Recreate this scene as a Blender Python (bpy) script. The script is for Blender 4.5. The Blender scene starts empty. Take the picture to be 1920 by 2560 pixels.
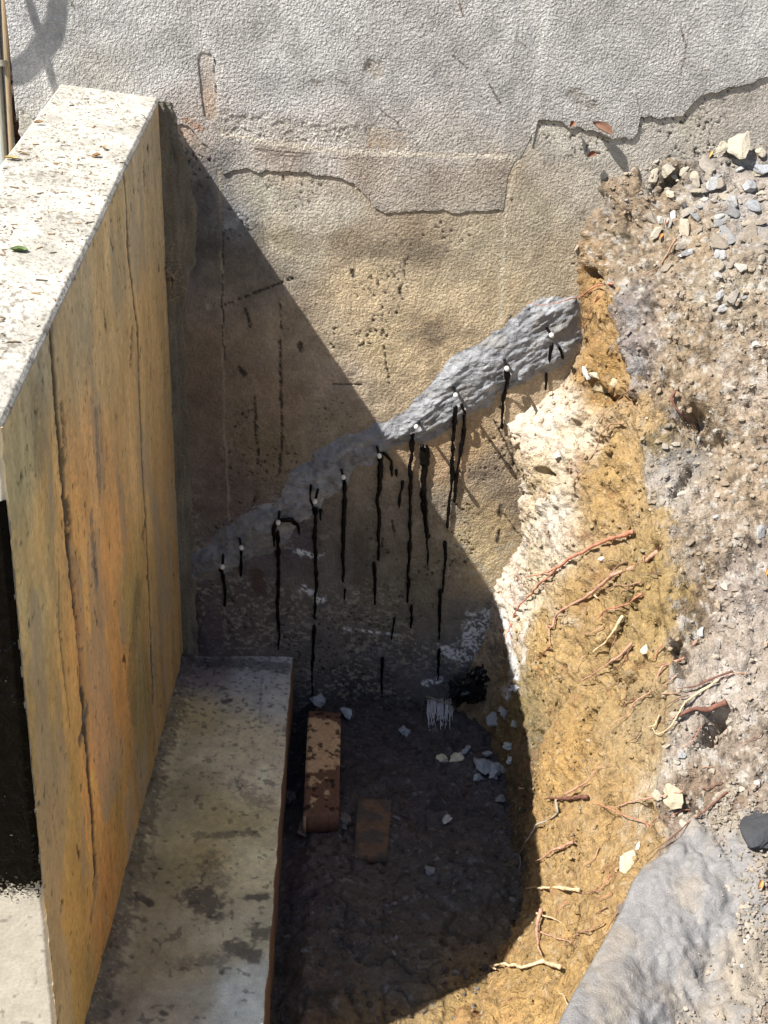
import bpy, bmesh, math, random
import numpy as np
from mathutils import Matrix, Vector
from mathutils.bvhtree import BVHTree
random.seed(7); RNG = np.random.default_rng(11)
SC = bpy.context.scene
COL = SC.collection

# ------------------------------------------------------------------ camera
F = 2640.0
R_CAM = np.array([[0.99859491, -0.01726638, -0.05010072],
                  [-0.03934633, 0.39172235, -0.91924179],
                  [0.03549755, 0.91992145, 0.39049258]])
CAM = np.array([0.0, -3.1, 2.0105])
cd = bpy.data.cameras.new('camera'); cam = bpy.data.objects.new('camera', cd); COL.objects.link(cam)
cd.sensor_fit = 'VERTICAL'; cd.sensor_height = 24.0; cd.lens = 24.0 * F / 2560.0
cd.clip_start = 0.02; cd.clip_end = 500
M = Matrix([list(R_CAM[0]) + [CAM[0]], list(R_CAM[1]) + [CAM[1]], list(R_CAM[2]) + [CAM[2]], [0, 0, 0, 1]])
cam.matrix_world = M
SC.camera = cam

# ------------------------------------------------------------------ light
SUN = np.array([2.2, 1.0, -2.94]); SUN = SUN / np.linalg.norm(SUN)      # direction the light travels
w = bpy.data.worlds.new('World'); SC.world = w; w.use_nodes = True
nt = w.node_tree; nt.nodes.clear()
sky = nt.nodes.new('ShaderNodeTexSky'); sky.sky_type = 'NISHITA'; sky.sun_disc = False
sky.sun_elevation = math.asin(-SUN[2]); sky.sun_rotation = math.atan2(-SUN[0], -SUN[1])
bg = nt.nodes.new('ShaderNodeBackground'); bg.inputs[1].default_value = 0.068
wo = nt.nodes.new('ShaderNodeOutputWorld')
nt.links.new(sky.outputs[0], bg.inputs[0]); nt.links.new(bg.outputs[0], wo.inputs[0])
sl = bpy.data.lights.new('sun', 'SUN'); sl.energy = 5.0; sl.angle = math.radians(0.5); sl.color = (1.0, 0.95, 0.87)
so = bpy.data.objects.new('sun', sl); COL.objects.link(so); so.location = (-4, -2, 6)
so.rotation_euler = Vector(SUN).to_track_quat('-Z', 'Y').to_euler()
SC.view_settings.view_transform = 'Standard'; SC.view_settings.look = 'None'
SC.view_settings.gamma = 1.0; SC.view_settings.exposure = 1.0
SC.cycles.max_bounces = 8; SC.cycles.diffuse_bounces = 5; SC.cycles.use_denoising = True

# ------------------------------------------------------------------ photo pixel -> point on a real plane
def ray(x, y): return R_CAM @ np.array([x - 960.0, 1280.0 - y, -F])
def on(axis, x, y, val):
    d = ray(x, y); t = (val - CAM[axis]) / d[axis]; return CAM + t * d
def wallpt(x, y, Y=0.0):
    p = on(1, x, y, Y); return (p[0], p[2])

# ------------------------------------------------------------------ noise
def _h(ix, iy, iz, seed):
    n = (ix.astype(np.int64) * 374761393 + iy.astype(np.int64) * 668265263 + iz.astype(np.int64) * 2147483647 + seed * 1274126177) & 0xFFFFFFFF
    n = ((n ^ (n >> 13)) * 1274126177) & 0xFFFFFFFF
    n = ((n ^ (n >> 16)) * 2246822519) & 0xFFFFFFFF
    return ((n ^ (n >> 15)) & 0xFFFFFF).astype(np.float32) / 16777215.0
def vnoise(x, y, z=None, seed=0):
    if z is None: z = np.zeros_like(x)
    x0 = np.floor(x); y0 = np.floor(y); z0 = np.floor(z)
    fx, fy, fz = x - x0, y - y0, z - z0
    fx = fx * fx * (3 - 2 * fx); fy = fy * fy * (3 - 2 * fy); fz = fz * fz * (3 - 2 * fz)
    def c(i, j, k): return _h(x0 + i, y0 + j, z0 + k, seed)
    a = c(0,0,0) * (1-fx) + c(1,0,0) * fx
    b = c(0,1,0) * (1-fx) + c(1,1,0) * fx
    r0 = a * (1-fy) + b * fy
    if not np.any(fz): return r0
    a = c(0,0,1) * (1-fx) + c(1,0,1) * fx
    b = c(0,1,1) * (1-fx) + c(1,1,1) * fx
    return r0 * (1-fz) + (a * (1-fy) + b * fy) * fz
def fbm(x, y, z=None, s=1.0, o=4, seed=0, g=0.5):
    t = 0; amp = 1; tot = 0
    for k in range(o):
        t = t + amp * vnoise(x * s, y * s, None if z is None else z * s, seed + k * 17)
        tot += amp; amp *= g; s *= 2.03
    return t / tot                         # 0..1
def sm(a, b, x):
    t = np.clip((x - a) / (b - a), 0, 1); return t * t * (3 - 2 * t)

def lin(c):
    c = np.array(c, float) / 255.0
    return np.where(c < 0.04045, c / 12.92, ((c + 0.055) / 1.055) ** 2.4)
def seg_dist(U, V, pts):
    """distance to a polyline and fraction along it"""
    best = np.full(U.shape, 1e9); fr = np.zeros(U.shape)
    pts = np.array(pts); n = len(pts) - 1
    for i in range(n):
        a, b = pts[i], pts[i + 1]; ab = b - a; L = ab @ ab + 1e-12
        t = np.clip(((U - a[0]) * ab[0] + (V - a[1]) * ab[1]) / L, 0, 1)
        d = np.hypot(U - a[0] - t * ab[0], V - a[1] - t * ab[1])
        m = d < best; best[m] = d[m]; fr[m] = (i + t[m]) / n
    return best, fr
def inside(U, V, poly):
    r = np.zeros(U.shape, bool); n = len(poly)
    for i in range(n):
        x0, y0 = poly[i]; x1, y1 = poly[(i + 1) % n]
        c = ((y0 > V) != (y1 > V)) & (U < (x1 - x0) * (V - y0) / (y1 - y0 + 1e-12) + x0)
        r ^= c
    return r
def idw(P, pts, cols, p=3.0):
    """smooth colour field from control points"""
    num = np.zeros((len(P), 3)); den = np.zeros(len(P))
    for q, c in zip(pts, cols):
        wgt = 1.0 / (((P - q) ** 2).sum(1) + 4e-4) ** (p / 2)
        num += wgt[:, None] * c; den += wgt
    return num / den[:, None]

# ------------------------------------------------------------------ objects
def resample(pts, step):
    pts = np.array(pts, float); d = np.r_[0, np.cumsum(np.linalg.norm(np.diff(pts, axis=0), axis=1))]
    n = max(3, int(d[-1] / step)); t = np.linspace(0, d[-1], n)
    return np.stack([np.interp(t, d, pts[:, k]) for k in range(pts.shape[1])], 1)

def make(name, V, Fc, mat, parent=None, col=None, smooth=True):
    me = bpy.data.meshes.new(name)
    V = np.asarray(V, np.float32)
    Fc = [np.asarray(f) for f in (Fc if isinstance(Fc, list) and len(Fc) and hasattr(Fc[0], 'ndim') and Fc[0].ndim == 2 else [Fc])]
    me.vertices.add(len(V)); me.vertices.foreach_set('co', V.ravel())
    nl = sum(f.size for f in Fc); npoly = sum(len(f) for f in Fc)
    me.loops.add(nl); me.polygons.add(npoly)
    me.loops.foreach_set('vertex_index', np.concatenate([f.ravel() for f in Fc]).astype(np.int32))
    tot = np.concatenate([np.full(len(f), f.shape[1]) for f in Fc]); st = np.concatenate([[0], np.cumsum(tot)[:-1]])
    me.polygons.foreach_set('loop_start', st.astype(np.int32)); me.polygons.foreach_set('loop_total', tot.astype(np.int32))
    me.polygons.foreach_set('use_smooth', np.full(npoly, smooth))
    me.update(calc_edges=True); me.validate()
    if col is not None:
        a = me.color_attributes.new('Col', 'FLOAT_COLOR', 'POINT')
        c = np.ones((len(V), 4), np.float32); c[:, :3] = np.clip(col, 0.004, 0.95); a.data.foreach_set('color', c.ravel())
    if mat: me.materials.append(mat)
    o = bpy.data.objects.new(name, me); COL.objects.link(o)
    if parent: o.parent = parent
    return o
def grid_faces(n, m, mask=None):
    i = np.arange(n * m).reshape(n, m)
    f = np.stack([i[:-1, :-1], i[1:, :-1], i[1:, 1:], i[:-1, 1:]], -1).reshape(-1, 4)
    if mask is not None: f = f[mask.ravel()[f].all(1)]
    return f
def compact(V, f, col=None):
    u, inv = np.unique(f, return_inverse=True)
    return V[u], inv.reshape(f.shape), (col[u] if col is not None else None)
def empty(name, loc=(0, 0, 0)):
    o = bpy.data.objects.new(name, None); o.location = loc; o.empty_display_size = 0.05; COL.objects.link(o); return o
def tag(o, label=None, cat=None, group=None, kind=None):
    if label: o['label'] = label
    if cat: o['category'] = cat
    if group: o['group'] = group
    if kind: o['kind'] = kind
    return o
def under(root, V):                      # world points -> local of an unrotated empty
    return np.asarray(V) - np.array(root.location)

# ------------------------------------------------------------------ materials
def material(name, base=None, rough=0.85, vary=(), bumps=(), spec=0.3, sat=None, coat=0.0):
    """vary: (scale, stretch xyz, detail, amount, distortion); bumps: (kind, scale, stretch, detail, height m, distortion)"""
    m = bpy.data.materials.new(name); m.use_nodes = True; t = m.node_tree; N = t.nodes; L = t.links
    N.clear(); out = N.new('ShaderNodeOutputMaterial'); b = N.new('ShaderNodeBsdfPrincipled'); L.new(b.outputs[0], out.inputs[0])
    b.inputs['Roughness'].default_value = rough; b.inputs['Specular IOR Level'].default_value = spec
    if coat: b.inputs['Coat Weight'].default_value = coat; b.inputs['Coat Roughness'].default_value = 0.12
    geo = N.new('ShaderNodeNewGeometry')
    def tex(kind, scale, st, det, dist=0.0):
        mp = N.new('ShaderNodeMapping'); mp.inputs['Scale'].default_value = st; L.new(geo.outputs['Position'], mp.inputs['Vector'])
        if kind == 'v':
            n = N.new('ShaderNodeTexVoronoi'); n.inputs['Scale'].default_value = scale; L.new(mp.outputs[0], n.inputs['Vector']); return n.outputs['Distance']
        n = N.new('ShaderNodeTexNoise'); n.inputs['Scale'].default_value = scale; n.inputs['Detail'].default_value = det
        n.inputs['Roughness'].default_value = 0.6; n.inputs['Distortion'].default_value = dist; L.new(mp.outputs[0], n.inputs['Vector'])
        return n.outputs[0]
    if base is None:
        a = N.new('ShaderNodeAttribute'); a.attribute_name = 'Col'; c = a.outputs['Color']
    else:
        a = N.new('ShaderNodeRGB'); a.outputs[0].default_value = (*base, 1); c = a.outputs[0]
    for scale, st, det, amt, dist in vary:
        o = tex('n', scale, st, det, dist)
        r = N.new('ShaderNodeMapRange'); r.inputs['From Min'].default_value = 0.3; r.inputs['From Max'].default_value = 0.7
        r.inputs['To Min'].default_value = 1 - amt; r.inputs['To Max'].default_value = 1 + amt; L.new(o, r.inputs['Value'])
        v = N.new('ShaderNodeVectorMath'); v.operation = 'SCALE'; L.new(c, v.inputs[0]); L.new(r.outputs[0], v.inputs['Scale']); c = v.outputs[0]
    L.new(c, b.inputs['Base Color'])
    h = None
    for kind, scale, st, det, height, dist in bumps:
        o = tex(kind[0], scale, st, det, dist)
        if kind == 'nr':                 # ridged: worm-like creases
            s = N.new('ShaderNodeMath'); s.operation = 'SUBTRACT'; L.new(o, s.inputs[0]); s.inputs[1].default_value = 0.5
            a2 = N.new('ShaderNodeMath'); a2.operation = 'ABSOLUTE'; L.new(s.outputs[0], a2.inputs[0]); 
            s2 = N.new('ShaderNodeMath'); s2.operation = 'MINIMUM'; L.new(a2.outputs[0], s2.inputs[0]); s2.inputs[1].default_value = 0.12
            s3 = N.new('ShaderNodeMath'); s3.operation = 'MULTIPLY'; L.new(s2.outputs[0], s3.inputs[0]); s3.inputs[1].default_value = 6.0; o = s3.outputs[0]
        k = N.new('ShaderNodeMath'); k.operation = 'MULTIPLY'; L.new(o, k.inputs[0]); k.inputs[1].default_value = height
        if h is None: h = k.outputs[0]
        else:
            ad = N.new('ShaderNodeMath'); L.new(h, ad.inputs[0]); L.new(k.outputs[0], ad.inputs[1]); h = ad.outputs[0]
    if h is not None:
        bp = N.new('ShaderNodeBump'); bp.inputs['Distance'].default_value = 1.0; bp.inputs['Strength'].default_value = 1.0
        L.new(h, bp.inputs['Height']); L.new(bp.outputs[0], b.inputs['Normal'])
    return m
O1 = (1, 1, 1)
M_STUCCO = material('stucco', None, 0.9, [(140, O1, 3, .10, 0.3), (9, O1, 4, .08, 0)], [('n', 150, O1, 2, .0125, .3), ('n', 330, O1, 2, .0025, 0)])
M_PLASTER = material('old_plaster', None, 0.92, [(120, O1, 4, .16, 0.3), (14, O1, 5, .14, 0)], [('n', 125, O1, 3, .0115, 0.3), ('n', 330, O1, 2, .003, 0)])
M_FORM = material('board_formed_concrete', None, 0.8, [(26, (1, 1, .30), 6, .12, 0.3), (230, (1, 1, .6), 3, .12, 0)], [('n', 90, (1, 1, .5), 5, .0030, 0.2)])
M_SLAB = material('footing_concrete', None, 0.75, [(60, O1, 6, .14, .3), (260, O1, 2, .12, 0)], [('n', 160, O1, 4, .0022, 0), ('n', 22, O1, 3, .004, 0)])
M_CLAY = material('clay_and_soil', None, 0.95, [(110, O1, 5, .22, .5), (330, O1, 3, .18, 0)], [('n', 44, O1, 5, .017, .3), ('n', 190, O1, 3, .006, 0)])
M_MUD = material('damp_mud', None, 0.6, [(90, O1, 5, .3, .4)], [('n', 45, O1, 6, .02, .5), ('n', 200, O1, 3, .004, 0)], spec=.4)
M_MORTAR = material('fresh_mortar', None, 0.7, [(70, O1, 4, .1, .5)], [('n', 26, (1.3, 1, 1.6), 5, .010, .6), ('n', 150, O1, 3, .003, 0)])
M_TAR = material('black_resin', (0.004, 0.0035, 0.0035), 0.3, [], [('n', 120, O1, 2, .002, 0)], spec=.12)
M_BITUMEN = material('black_bitumen', (0.003, 0.0025, 0.002), 0.16, [(60, O1, 3, .4, 0)], [('n', 26, O1, 5, .009, .8)], spec=.05)
M_PLASTIC_W = material('white_plastic', (0.72, 0.71, 0.66), 0.4)
M_STONE = material('stone_chip', None, 0.85, [(150, O1, 4, .14, 0)], [('n', 180, O1, 3, .002, 0)])
M_ROOT = material('root_bark', None, 0.85, [(200, O1, 3, .25, 0)], [('n', 350, O1, 2, .0012, 0)])
M_WOOD = material('weathered_wood', (.36, .27, .17), 0.8, [(60, (6, 6, .4), 4, .2, 0)], [('n', 150, (5, 5, .3), 3, .001, 0)])
M_WOOD2 = material('grey_wood', (.30, .28, .23), 0.85, [(60, (6, 6, .4), 4, .25, 0)], [('n', 150, (5, 5, .3), 3, .001, 0)])
M_SHEET = material('grey_sheet', None, 0.9, [(35, O1, 6, .22, .8), (300, O1, 3, .16, 0)], [('n', 26, (1,1,1), 5, .006, .6), ('n', 260, O1, 3, .0022, 0)])
M_BAG = material('black_plastic_film', (.012, .012, .013), 0.18, [], [('n', 50, O1, 2, .004, .5)], spec=.5)
M_BOARD = material('painted_board', (.55, .62, .66), 0.6, [(30, O1, 3, .05, 0)], [])
M_LEAF = material('dry_leaf', None, 0.75, [(200, O1, 3, .2, 0)], [('n', 200, O1, 3, .001, 0)])
M_STEEL = material('grey_steel', (.25, .25, .26), 0.5)

# ------------------------------------------------------------------ house wall
XR, XL = -0.485, -0.743                   # faces of the retaining wall
XC = -0.870                               # left corner of the house wall
root_h = empty('house_wall', (0.2, 0.0, 0.0))
tag(root_h, 'rough grey and tan rendered house wall with cracked coat edge, above the trench', 'wall')

E_W = .98
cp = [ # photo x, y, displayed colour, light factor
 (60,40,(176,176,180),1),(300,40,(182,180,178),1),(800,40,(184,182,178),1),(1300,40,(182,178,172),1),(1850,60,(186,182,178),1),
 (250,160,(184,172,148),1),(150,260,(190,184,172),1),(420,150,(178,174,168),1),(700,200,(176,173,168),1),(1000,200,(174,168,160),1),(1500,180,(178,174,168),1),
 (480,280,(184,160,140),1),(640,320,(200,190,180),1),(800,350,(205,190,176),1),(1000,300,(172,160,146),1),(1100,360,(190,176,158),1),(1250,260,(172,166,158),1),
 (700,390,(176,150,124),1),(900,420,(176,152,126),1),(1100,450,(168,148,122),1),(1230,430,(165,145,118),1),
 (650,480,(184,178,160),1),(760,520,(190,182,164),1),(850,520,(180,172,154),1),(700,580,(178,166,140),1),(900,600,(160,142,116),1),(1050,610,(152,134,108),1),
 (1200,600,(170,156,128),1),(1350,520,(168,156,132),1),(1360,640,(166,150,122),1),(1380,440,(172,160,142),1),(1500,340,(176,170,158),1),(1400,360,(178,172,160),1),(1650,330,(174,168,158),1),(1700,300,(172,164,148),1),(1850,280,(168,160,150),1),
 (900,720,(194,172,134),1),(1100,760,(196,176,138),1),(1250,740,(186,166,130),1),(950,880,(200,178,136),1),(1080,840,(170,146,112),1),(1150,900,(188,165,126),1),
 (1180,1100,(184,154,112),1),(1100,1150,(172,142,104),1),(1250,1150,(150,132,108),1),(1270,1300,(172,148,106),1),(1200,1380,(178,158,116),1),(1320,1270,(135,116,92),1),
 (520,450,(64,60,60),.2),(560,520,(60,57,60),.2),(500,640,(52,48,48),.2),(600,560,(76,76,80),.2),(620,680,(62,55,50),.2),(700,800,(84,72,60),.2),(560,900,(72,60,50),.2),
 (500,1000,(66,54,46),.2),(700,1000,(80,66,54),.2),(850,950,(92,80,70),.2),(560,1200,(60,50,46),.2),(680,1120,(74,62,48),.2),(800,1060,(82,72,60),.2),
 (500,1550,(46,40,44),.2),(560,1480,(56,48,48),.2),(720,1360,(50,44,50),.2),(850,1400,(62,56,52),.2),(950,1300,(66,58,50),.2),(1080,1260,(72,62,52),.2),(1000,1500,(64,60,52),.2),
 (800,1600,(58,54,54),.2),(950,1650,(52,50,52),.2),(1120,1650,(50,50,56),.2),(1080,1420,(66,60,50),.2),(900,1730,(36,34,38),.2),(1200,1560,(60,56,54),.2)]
cpt = np.array([wallpt(a, b) for a, b, _, _ in cp]); cpc = np.array([lin(c) / (E_W * e) * (np.ones(3) if e == 1 else np.array([.74, .79, .77])) for _, _, c, e in cp])  # points in shade get an extra darkening, so some shade is in the albedo
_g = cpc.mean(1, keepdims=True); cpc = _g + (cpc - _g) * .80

def axis_coords(a0, a1, fine, lo, hi, coarse):
    left = np.arange(lo, a0, coarse); mid = np.arange(a0, a1, fine); right = np.append(np.arange(a1, hi, coarse), hi)
    return np.concatenate([left, mid, right])

xs = axis_coords(XC, 1.30, .004, XC, 3.2, .05); zs = axis_coords(-.06, 2.32, .004, -.3, 4.0, .06)
# columns wrap round the left corner
back = np.linspace(.35, .004, 10)
Xc = np.concatenate([np.full(10, XC), xs]); Yc = np.concatenate([back, np.zeros(len(xs))])
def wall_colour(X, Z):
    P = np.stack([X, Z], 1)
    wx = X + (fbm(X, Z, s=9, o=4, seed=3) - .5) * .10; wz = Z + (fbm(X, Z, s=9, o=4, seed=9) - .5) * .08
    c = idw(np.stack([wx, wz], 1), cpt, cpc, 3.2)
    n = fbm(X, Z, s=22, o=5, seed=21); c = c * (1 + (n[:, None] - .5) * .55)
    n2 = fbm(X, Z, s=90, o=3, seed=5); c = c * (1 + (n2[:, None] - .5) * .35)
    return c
def paint(c, X, Z, pts, width, colour, strength=1.0, ragged=.5, seed=1, plane=True, broken=0.0, taper=False, jit=.012):
    w_ = [wallpt(*p) for p in pts] if plane else pts
    a = np.array(w_); pad = width * 3 + .02
    sel = np.where((X > a[:, 0].min() - pad) & (X < a[:, 0].max() + pad) & (Z > a[:, 1].min() - pad) & (Z < a[:, 1].max() + pad))[0]
    if not len(sel): return np.zeros(0, int), np.zeros(0)
    x, z = X[sel], Z[sel]
    d, fr = seg_dist(x, z, w_)
    x = x + (fbm(x, z, s=30, o=3, seed=seed + 40) - .5) * jit
    d, fr = seg_dist(x, z, w_)
    n = fbm(x, z, s=70, o=3, seed=seed)
    wd = width * (1 + (n - .5) * 2 * ragged)
    if taper: wd = wd * (1 - .7 * fr)
    m = 1 - sm(wd * .55, wd * 1.25, d)
    if broken: m = m * sm(broken - .12, broken + .12, fbm(x, z, s=160, o=2, seed=seed + 5))
    m = m * strength
    c[sel] = c[sel] * (1 - m[:, None]) + np.array(colour) * m[:, None]
    return sel, m
DARK = (.02, .017, .015)

Z2, X2 = np.meshgrid(zs, np.arange(len(Xc)), indexing='ij')
XX = Xc[X2].ravel(); YY = Yc[X2].ravel().copy(); ZZ = Z2.ravel()
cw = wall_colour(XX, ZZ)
disp = (fbm(XX, ZZ, s=5, o=3, seed=40) - .5) * .007 + (fbm(XX, ZZ, s=38, o=4, seed=41) - .5) * .007 * sm(1.9, .9, ZZ)
# pitted, flaky lower part
low = sm(1.0, .45, ZZ)
fl = fbm(XX, ZZ * 1.5, s=75, o=4, seed=50)
pale = sm(.55, .62, fl) * low * sm(.36, .56, fbm(XX, ZZ, s=6, o=3, seed=51))
cw = cw * (1 - pale[:, None] * .8) + np.array([.34, .32, .27]) * pale[:, None] * .8
pit = sm(.70, .74, fbm(XX, ZZ, s=120, o=3, seed=61)) * sm(.48, .62, fbm(XX, ZZ, s=7, o=3, seed=62))
cw *= (1 - .75 * pit[:, None]); disp += pit * .004
# vertical hair joints, scratches and runs of dirt, traced on the wall plane
JO = [([(1300,390),(1268,500),(1262,560),(1250,800)], .0045, (.52,.47,.36), .95), ([(1248,830),(1220,1100),(1200,1380)], .004, (.30,.24,.15), .7),
      ([(548,400),(552,520),(556,700),(560,1000),(572,1300)], .004, (.30,.27,.21), .9)]
for p, w_, c_, s_ in JO: paint(cw, XX, ZZ, p, w_, c_, s_, .6, 3)
DK = [([(700,850),(702,960),(704,1100),(700,1180)], .005, .35), ([(640,990),(640,1060),(645,1150)], .005, .4), ([(612,775),(625,815)], .006, .3), ([(560,560),(556,700),(560,900)], .0025, .3),
      ([(555,765),(640,730),(735,695)], .004, .42), ([(598,920),(612,935)], .007, .3), ([(748,860),(752,875)], .008, .3), ([(700,760),(703,820)], .004, .4),
      ([(1255,1265),(1252,1290)], .006, 0), ([(1248,1325),(1245,1355)], .005, 0), ([(980,1300),(985,1340)], .003, .3), ([(640,1240),(625,1290),(560,1330)], .004, .45),
      ([(1235,1050),(1330,1245)], .0025, .25), ([(1260,1285),(1310,1350)], .0025, .2), ([(1015,650),(1000,740)], .0025, .45), ([(880,678),(884,690)], .006, 0), ([(1000,722),(1004,735)], .006, .2),
      ([(830,960),(905,962)], .002, .2), ([(955,800),(960,870),(975,960)], .003, .5)]
for p, w_, b_ in DK:
    s_, m_ = paint(cw, XX, ZZ, p, w_, DARK, .85, .7, 8, broken=b_)
    disp[s_] += m_ * .004
STN = [([(1080,820),(1090,850)], .03, (.16,.13,.10), .5), ([(560,600),(640,590)], .05, (.07,.065,.065), .5), ([(500,480),(520,620)], .04, (.07,.065,.065), .5), ([(640,1440),(650,1470)], .03, (.10,.07,.06), .9),
       ([(900,1340),(905,1460)], .03, (.10,.08,.06), .5), ([(530,1500),(530,1600)], .03, (.13,.11,.12), .7), ([(490,1500),(492,1620)], .02, (.05,.04,.04), .7), ([(520,765),(522,770)], .008, (.35,.35,.35), .9),
       ([(895,620),(1100,625)], .035, (.14,.12,.09), .45), ([(700,600),(860,605)], .03, (.17,.14,.10), .4), ([(1180,830),(1010,840)], .02, (.2,.17,.12), .3), ([(1210,1180),(1310,1300)], .045, (.17,.14,.11), .55)]
for k, (p, w_, c_, s_) in enumerate(STN): paint(cw, XX, ZZ, p, w_, c_, s_, .8, 20 + k)
# efflorescence low down
for p, w_ in [([(1290,1545),(1190,1560),(1180,1610)], .03), ([(1110,1625),(1160,1645)], .018), ([(1290,1680),(1270,1720)], .03), ([(740,1380),(800,1390)], .008), ([(760,1470),(800,1500)], .012), ([(860,1570),(1000,1590)], .004), ([(1100,1700),(1060,1710)], .008)]:
    paint(cw, XX, ZZ, p, w_ * 1.3, (.80, .84, .90), .95, .95, 31, broken=.47)
YY = YY + np.where(YY > .001, 0, disp)
corner = np.where(np.arange(len(Xc)) < 10)[0]
XXd = XX + np.where(np.isin(X2.ravel(), np.arange(14)), (fbm(XX * 0 + YY, ZZ, s=14, o=4, seed=70) - .5) * .05, 0)
V = np.stack([XXd, YY, ZZ], 1)
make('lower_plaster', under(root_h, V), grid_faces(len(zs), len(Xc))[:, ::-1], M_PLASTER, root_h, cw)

# upper stucco coat with a broken lower edge, 9 mm proud
edge = [(-40,300),(60,300),(330,300),(470,318),(500,352),(515,362),(540,392),(556,436),(600,424),(620,421),(645,436),(670,428),(740,430),(800,440),(850,444),(885,459),(905,478),(935,518),(960,534),(990,530),(1020,532),(1060,526),(1110,528),(1150,531),(1200,526),(1258,522),(1263,500),(1268,440),(1284,406),(1300,394),(1328,378),(1332,330),(1343,306),(1370,297),(1400,305),(1425,322),(1460,320),(1490,330),(1515,347),(1550,350),(1580,348),(1593,330),(1599,292),(1640,297),(1705,288),(1722,268),(1745,246),(1775,232),(1830,222),(1880,204),(1930,188),(2100,150),(2600,60)]
ez = np.array([wallpt(*p) for p in edge]); ez = ez[np.argsort(ez[:, 0], kind='stable')]
xc = np.concatenate([np.full(5, XC - .003), np.arange(XC, 1.30, .0035), np.arange(1.3, 3.21, .05)])
yc = np.concatenate([np.linspace(.10, 0, 5), np.zeros(len(xc) - 5)])
zb = np.interp(xc, ez[:, 0], ez[:, 1]) + (fbm(xc, xc * 0, s=45, o=4, seed=80) - .5) * .014
rows = np.concatenate([[0, 0, 0], np.linspace(0, 1, 330) ** 1.35])
TH = .0036
A = np.repeat(rows[:, None], len(xc), 1); B = np.repeat(np.arange(len(xc))[None], len(rows), 0)
zt = np.full(len(xc), 2.78)
Zc_ = zb[B] + A * (zt[B] - zb[B]); Xc_ = xc[B]
lo_ = fbm(Xc_.ravel(), Zc_.ravel(), s=5, o=3, seed=40).reshape(Zc_.shape)
wx_ = [wallpt(a_, 420)[0] for a_ in (300, 530, 560, 880, 930, 1255, 1270, 1318, 1340, 2200)]; THX = np.interp(xc, wx_, [.4, .5, 1, 1, .3, .55, .08, .08, 1.1, 1.1])
off = -TH * THX[B] + (lo_ - .5) * .007 - .0022 * vnoise(Xc_.ravel() * 7, Zc_.ravel() * 7, seed=46).reshape(Zc_.shape)
off[0, :] = .012; off[1, :] = -.002; Zc_[1, :] -= .0; off[2, :] = off[3, :] * .8; Zc_[2, :] += .001; Zc_[3, :] += .003
Yc_ = np.where(yc[B] > 0, yc[B], off)
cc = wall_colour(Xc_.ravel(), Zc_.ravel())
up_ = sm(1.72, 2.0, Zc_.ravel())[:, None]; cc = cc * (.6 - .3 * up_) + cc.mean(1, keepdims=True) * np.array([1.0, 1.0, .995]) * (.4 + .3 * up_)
xr_, zr_ = Xc_.ravel(), Zc_.ravel(); yv = Yc_.ravel().copy()
# peeled slot, bare disc, scratches, rust spots
for p, w_, c_, s_, b_ in [([(512,150),(520,190),(524,240),(528,285)], .017, (.34,.31,.26), .95, 0), ([(516,175),(520,195)], .010, (.42,.34,.20), .8, .4), ([(930,172),(944,178)], .019, (.33,.32,.30), .9, 0),
      ([(70,340),(62,300)], .022, (.36,.35,.33), .9, 0), ([(1700,60),(1712,120),(1700,185)], .0028, (.12,.09,.07), .8, .2), ([(1130,135),(1165,170)], .003, (.10,.08,.07), .8, .3), ([(1225,210),(1250,260)], .004, (.10,.08,.07), .8, .35),
      ([(1310,0),(1314,60)], .006, (.42,.41,.39), .8, .2), ([(1150,10),(1158,40)], .003, (.12,.07,.05), .8, .3), ([(780,200),(800,205)], .006, (.14,.12,.10), .7, .4), ([(840,195),(868,212)], .003, (.12,.10,.09), .7, .3),
      ([(560,335),(700,360),(850,378),(1010,385),(1280,392)], .008, (.60,.54,.45), .85, .15), ([(640,372),(720,380),(780,384)], .0022, DARK, .7, .25), ([(560,310),(800,335),(1000,350)], .03, (.48,.44,.38), .45, .3), ([(470,300),(500,320)], .012, (.34,.16,.07), .6, .45), ([(1300,80),(1290,100),(1330,130)], .003, (.12,.09,.07), .6, .5),
      ([(940,265),(985,300),(1000,320)], .002, (.10,.09,.08), .8, .2), ([(620,290),(560,330),(600,360)], .002, (.14,.10,.08), .6, .2), ([(1590,240),(1600,290)], .002, (.08,.06,.05), .8, .2), ([(1440,240),(1480,265)], .02, (.2,.17,.13), .4, .3),
      ([(675,385),(740,392),(760,388)], .002, DARK, .7, .3), ([(800,393),(870,397),(900,398)], .002, DARK, .6, .35), ([(180,5),(190,25)], .003, DARK, .6, .3)]:
    s_i, m_ = paint(cc, xr_, zr_, p, w_, c_, s_, .6, 90, broken=b_)
    if w_ >= .016: yv[s_i] += m_ * .006
for p, w_ in [([(497,152),(500,175),(505,200),(508,215),(512,250),(512,285)], .0045), ([(497,152),(515,148),(525,140)], .004), ([(535,150),(537,200),(540,240)], .0022)]:
    s_i, m_ = paint(cc, xr_, zr_, p, w_, DARK, .95, .8, 91); yv[s_i] += m_ * .006
V = np.stack([xr_, yv, zr_], 1)
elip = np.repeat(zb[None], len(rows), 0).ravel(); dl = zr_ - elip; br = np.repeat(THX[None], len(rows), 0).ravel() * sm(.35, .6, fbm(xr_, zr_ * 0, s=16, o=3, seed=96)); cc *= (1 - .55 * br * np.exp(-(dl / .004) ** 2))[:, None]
make('stucco_coat', under(root_h, V), grid_faces(*Zc_.shape)[:, ::-1], M_STUCCO, root_h, cc)
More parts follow.
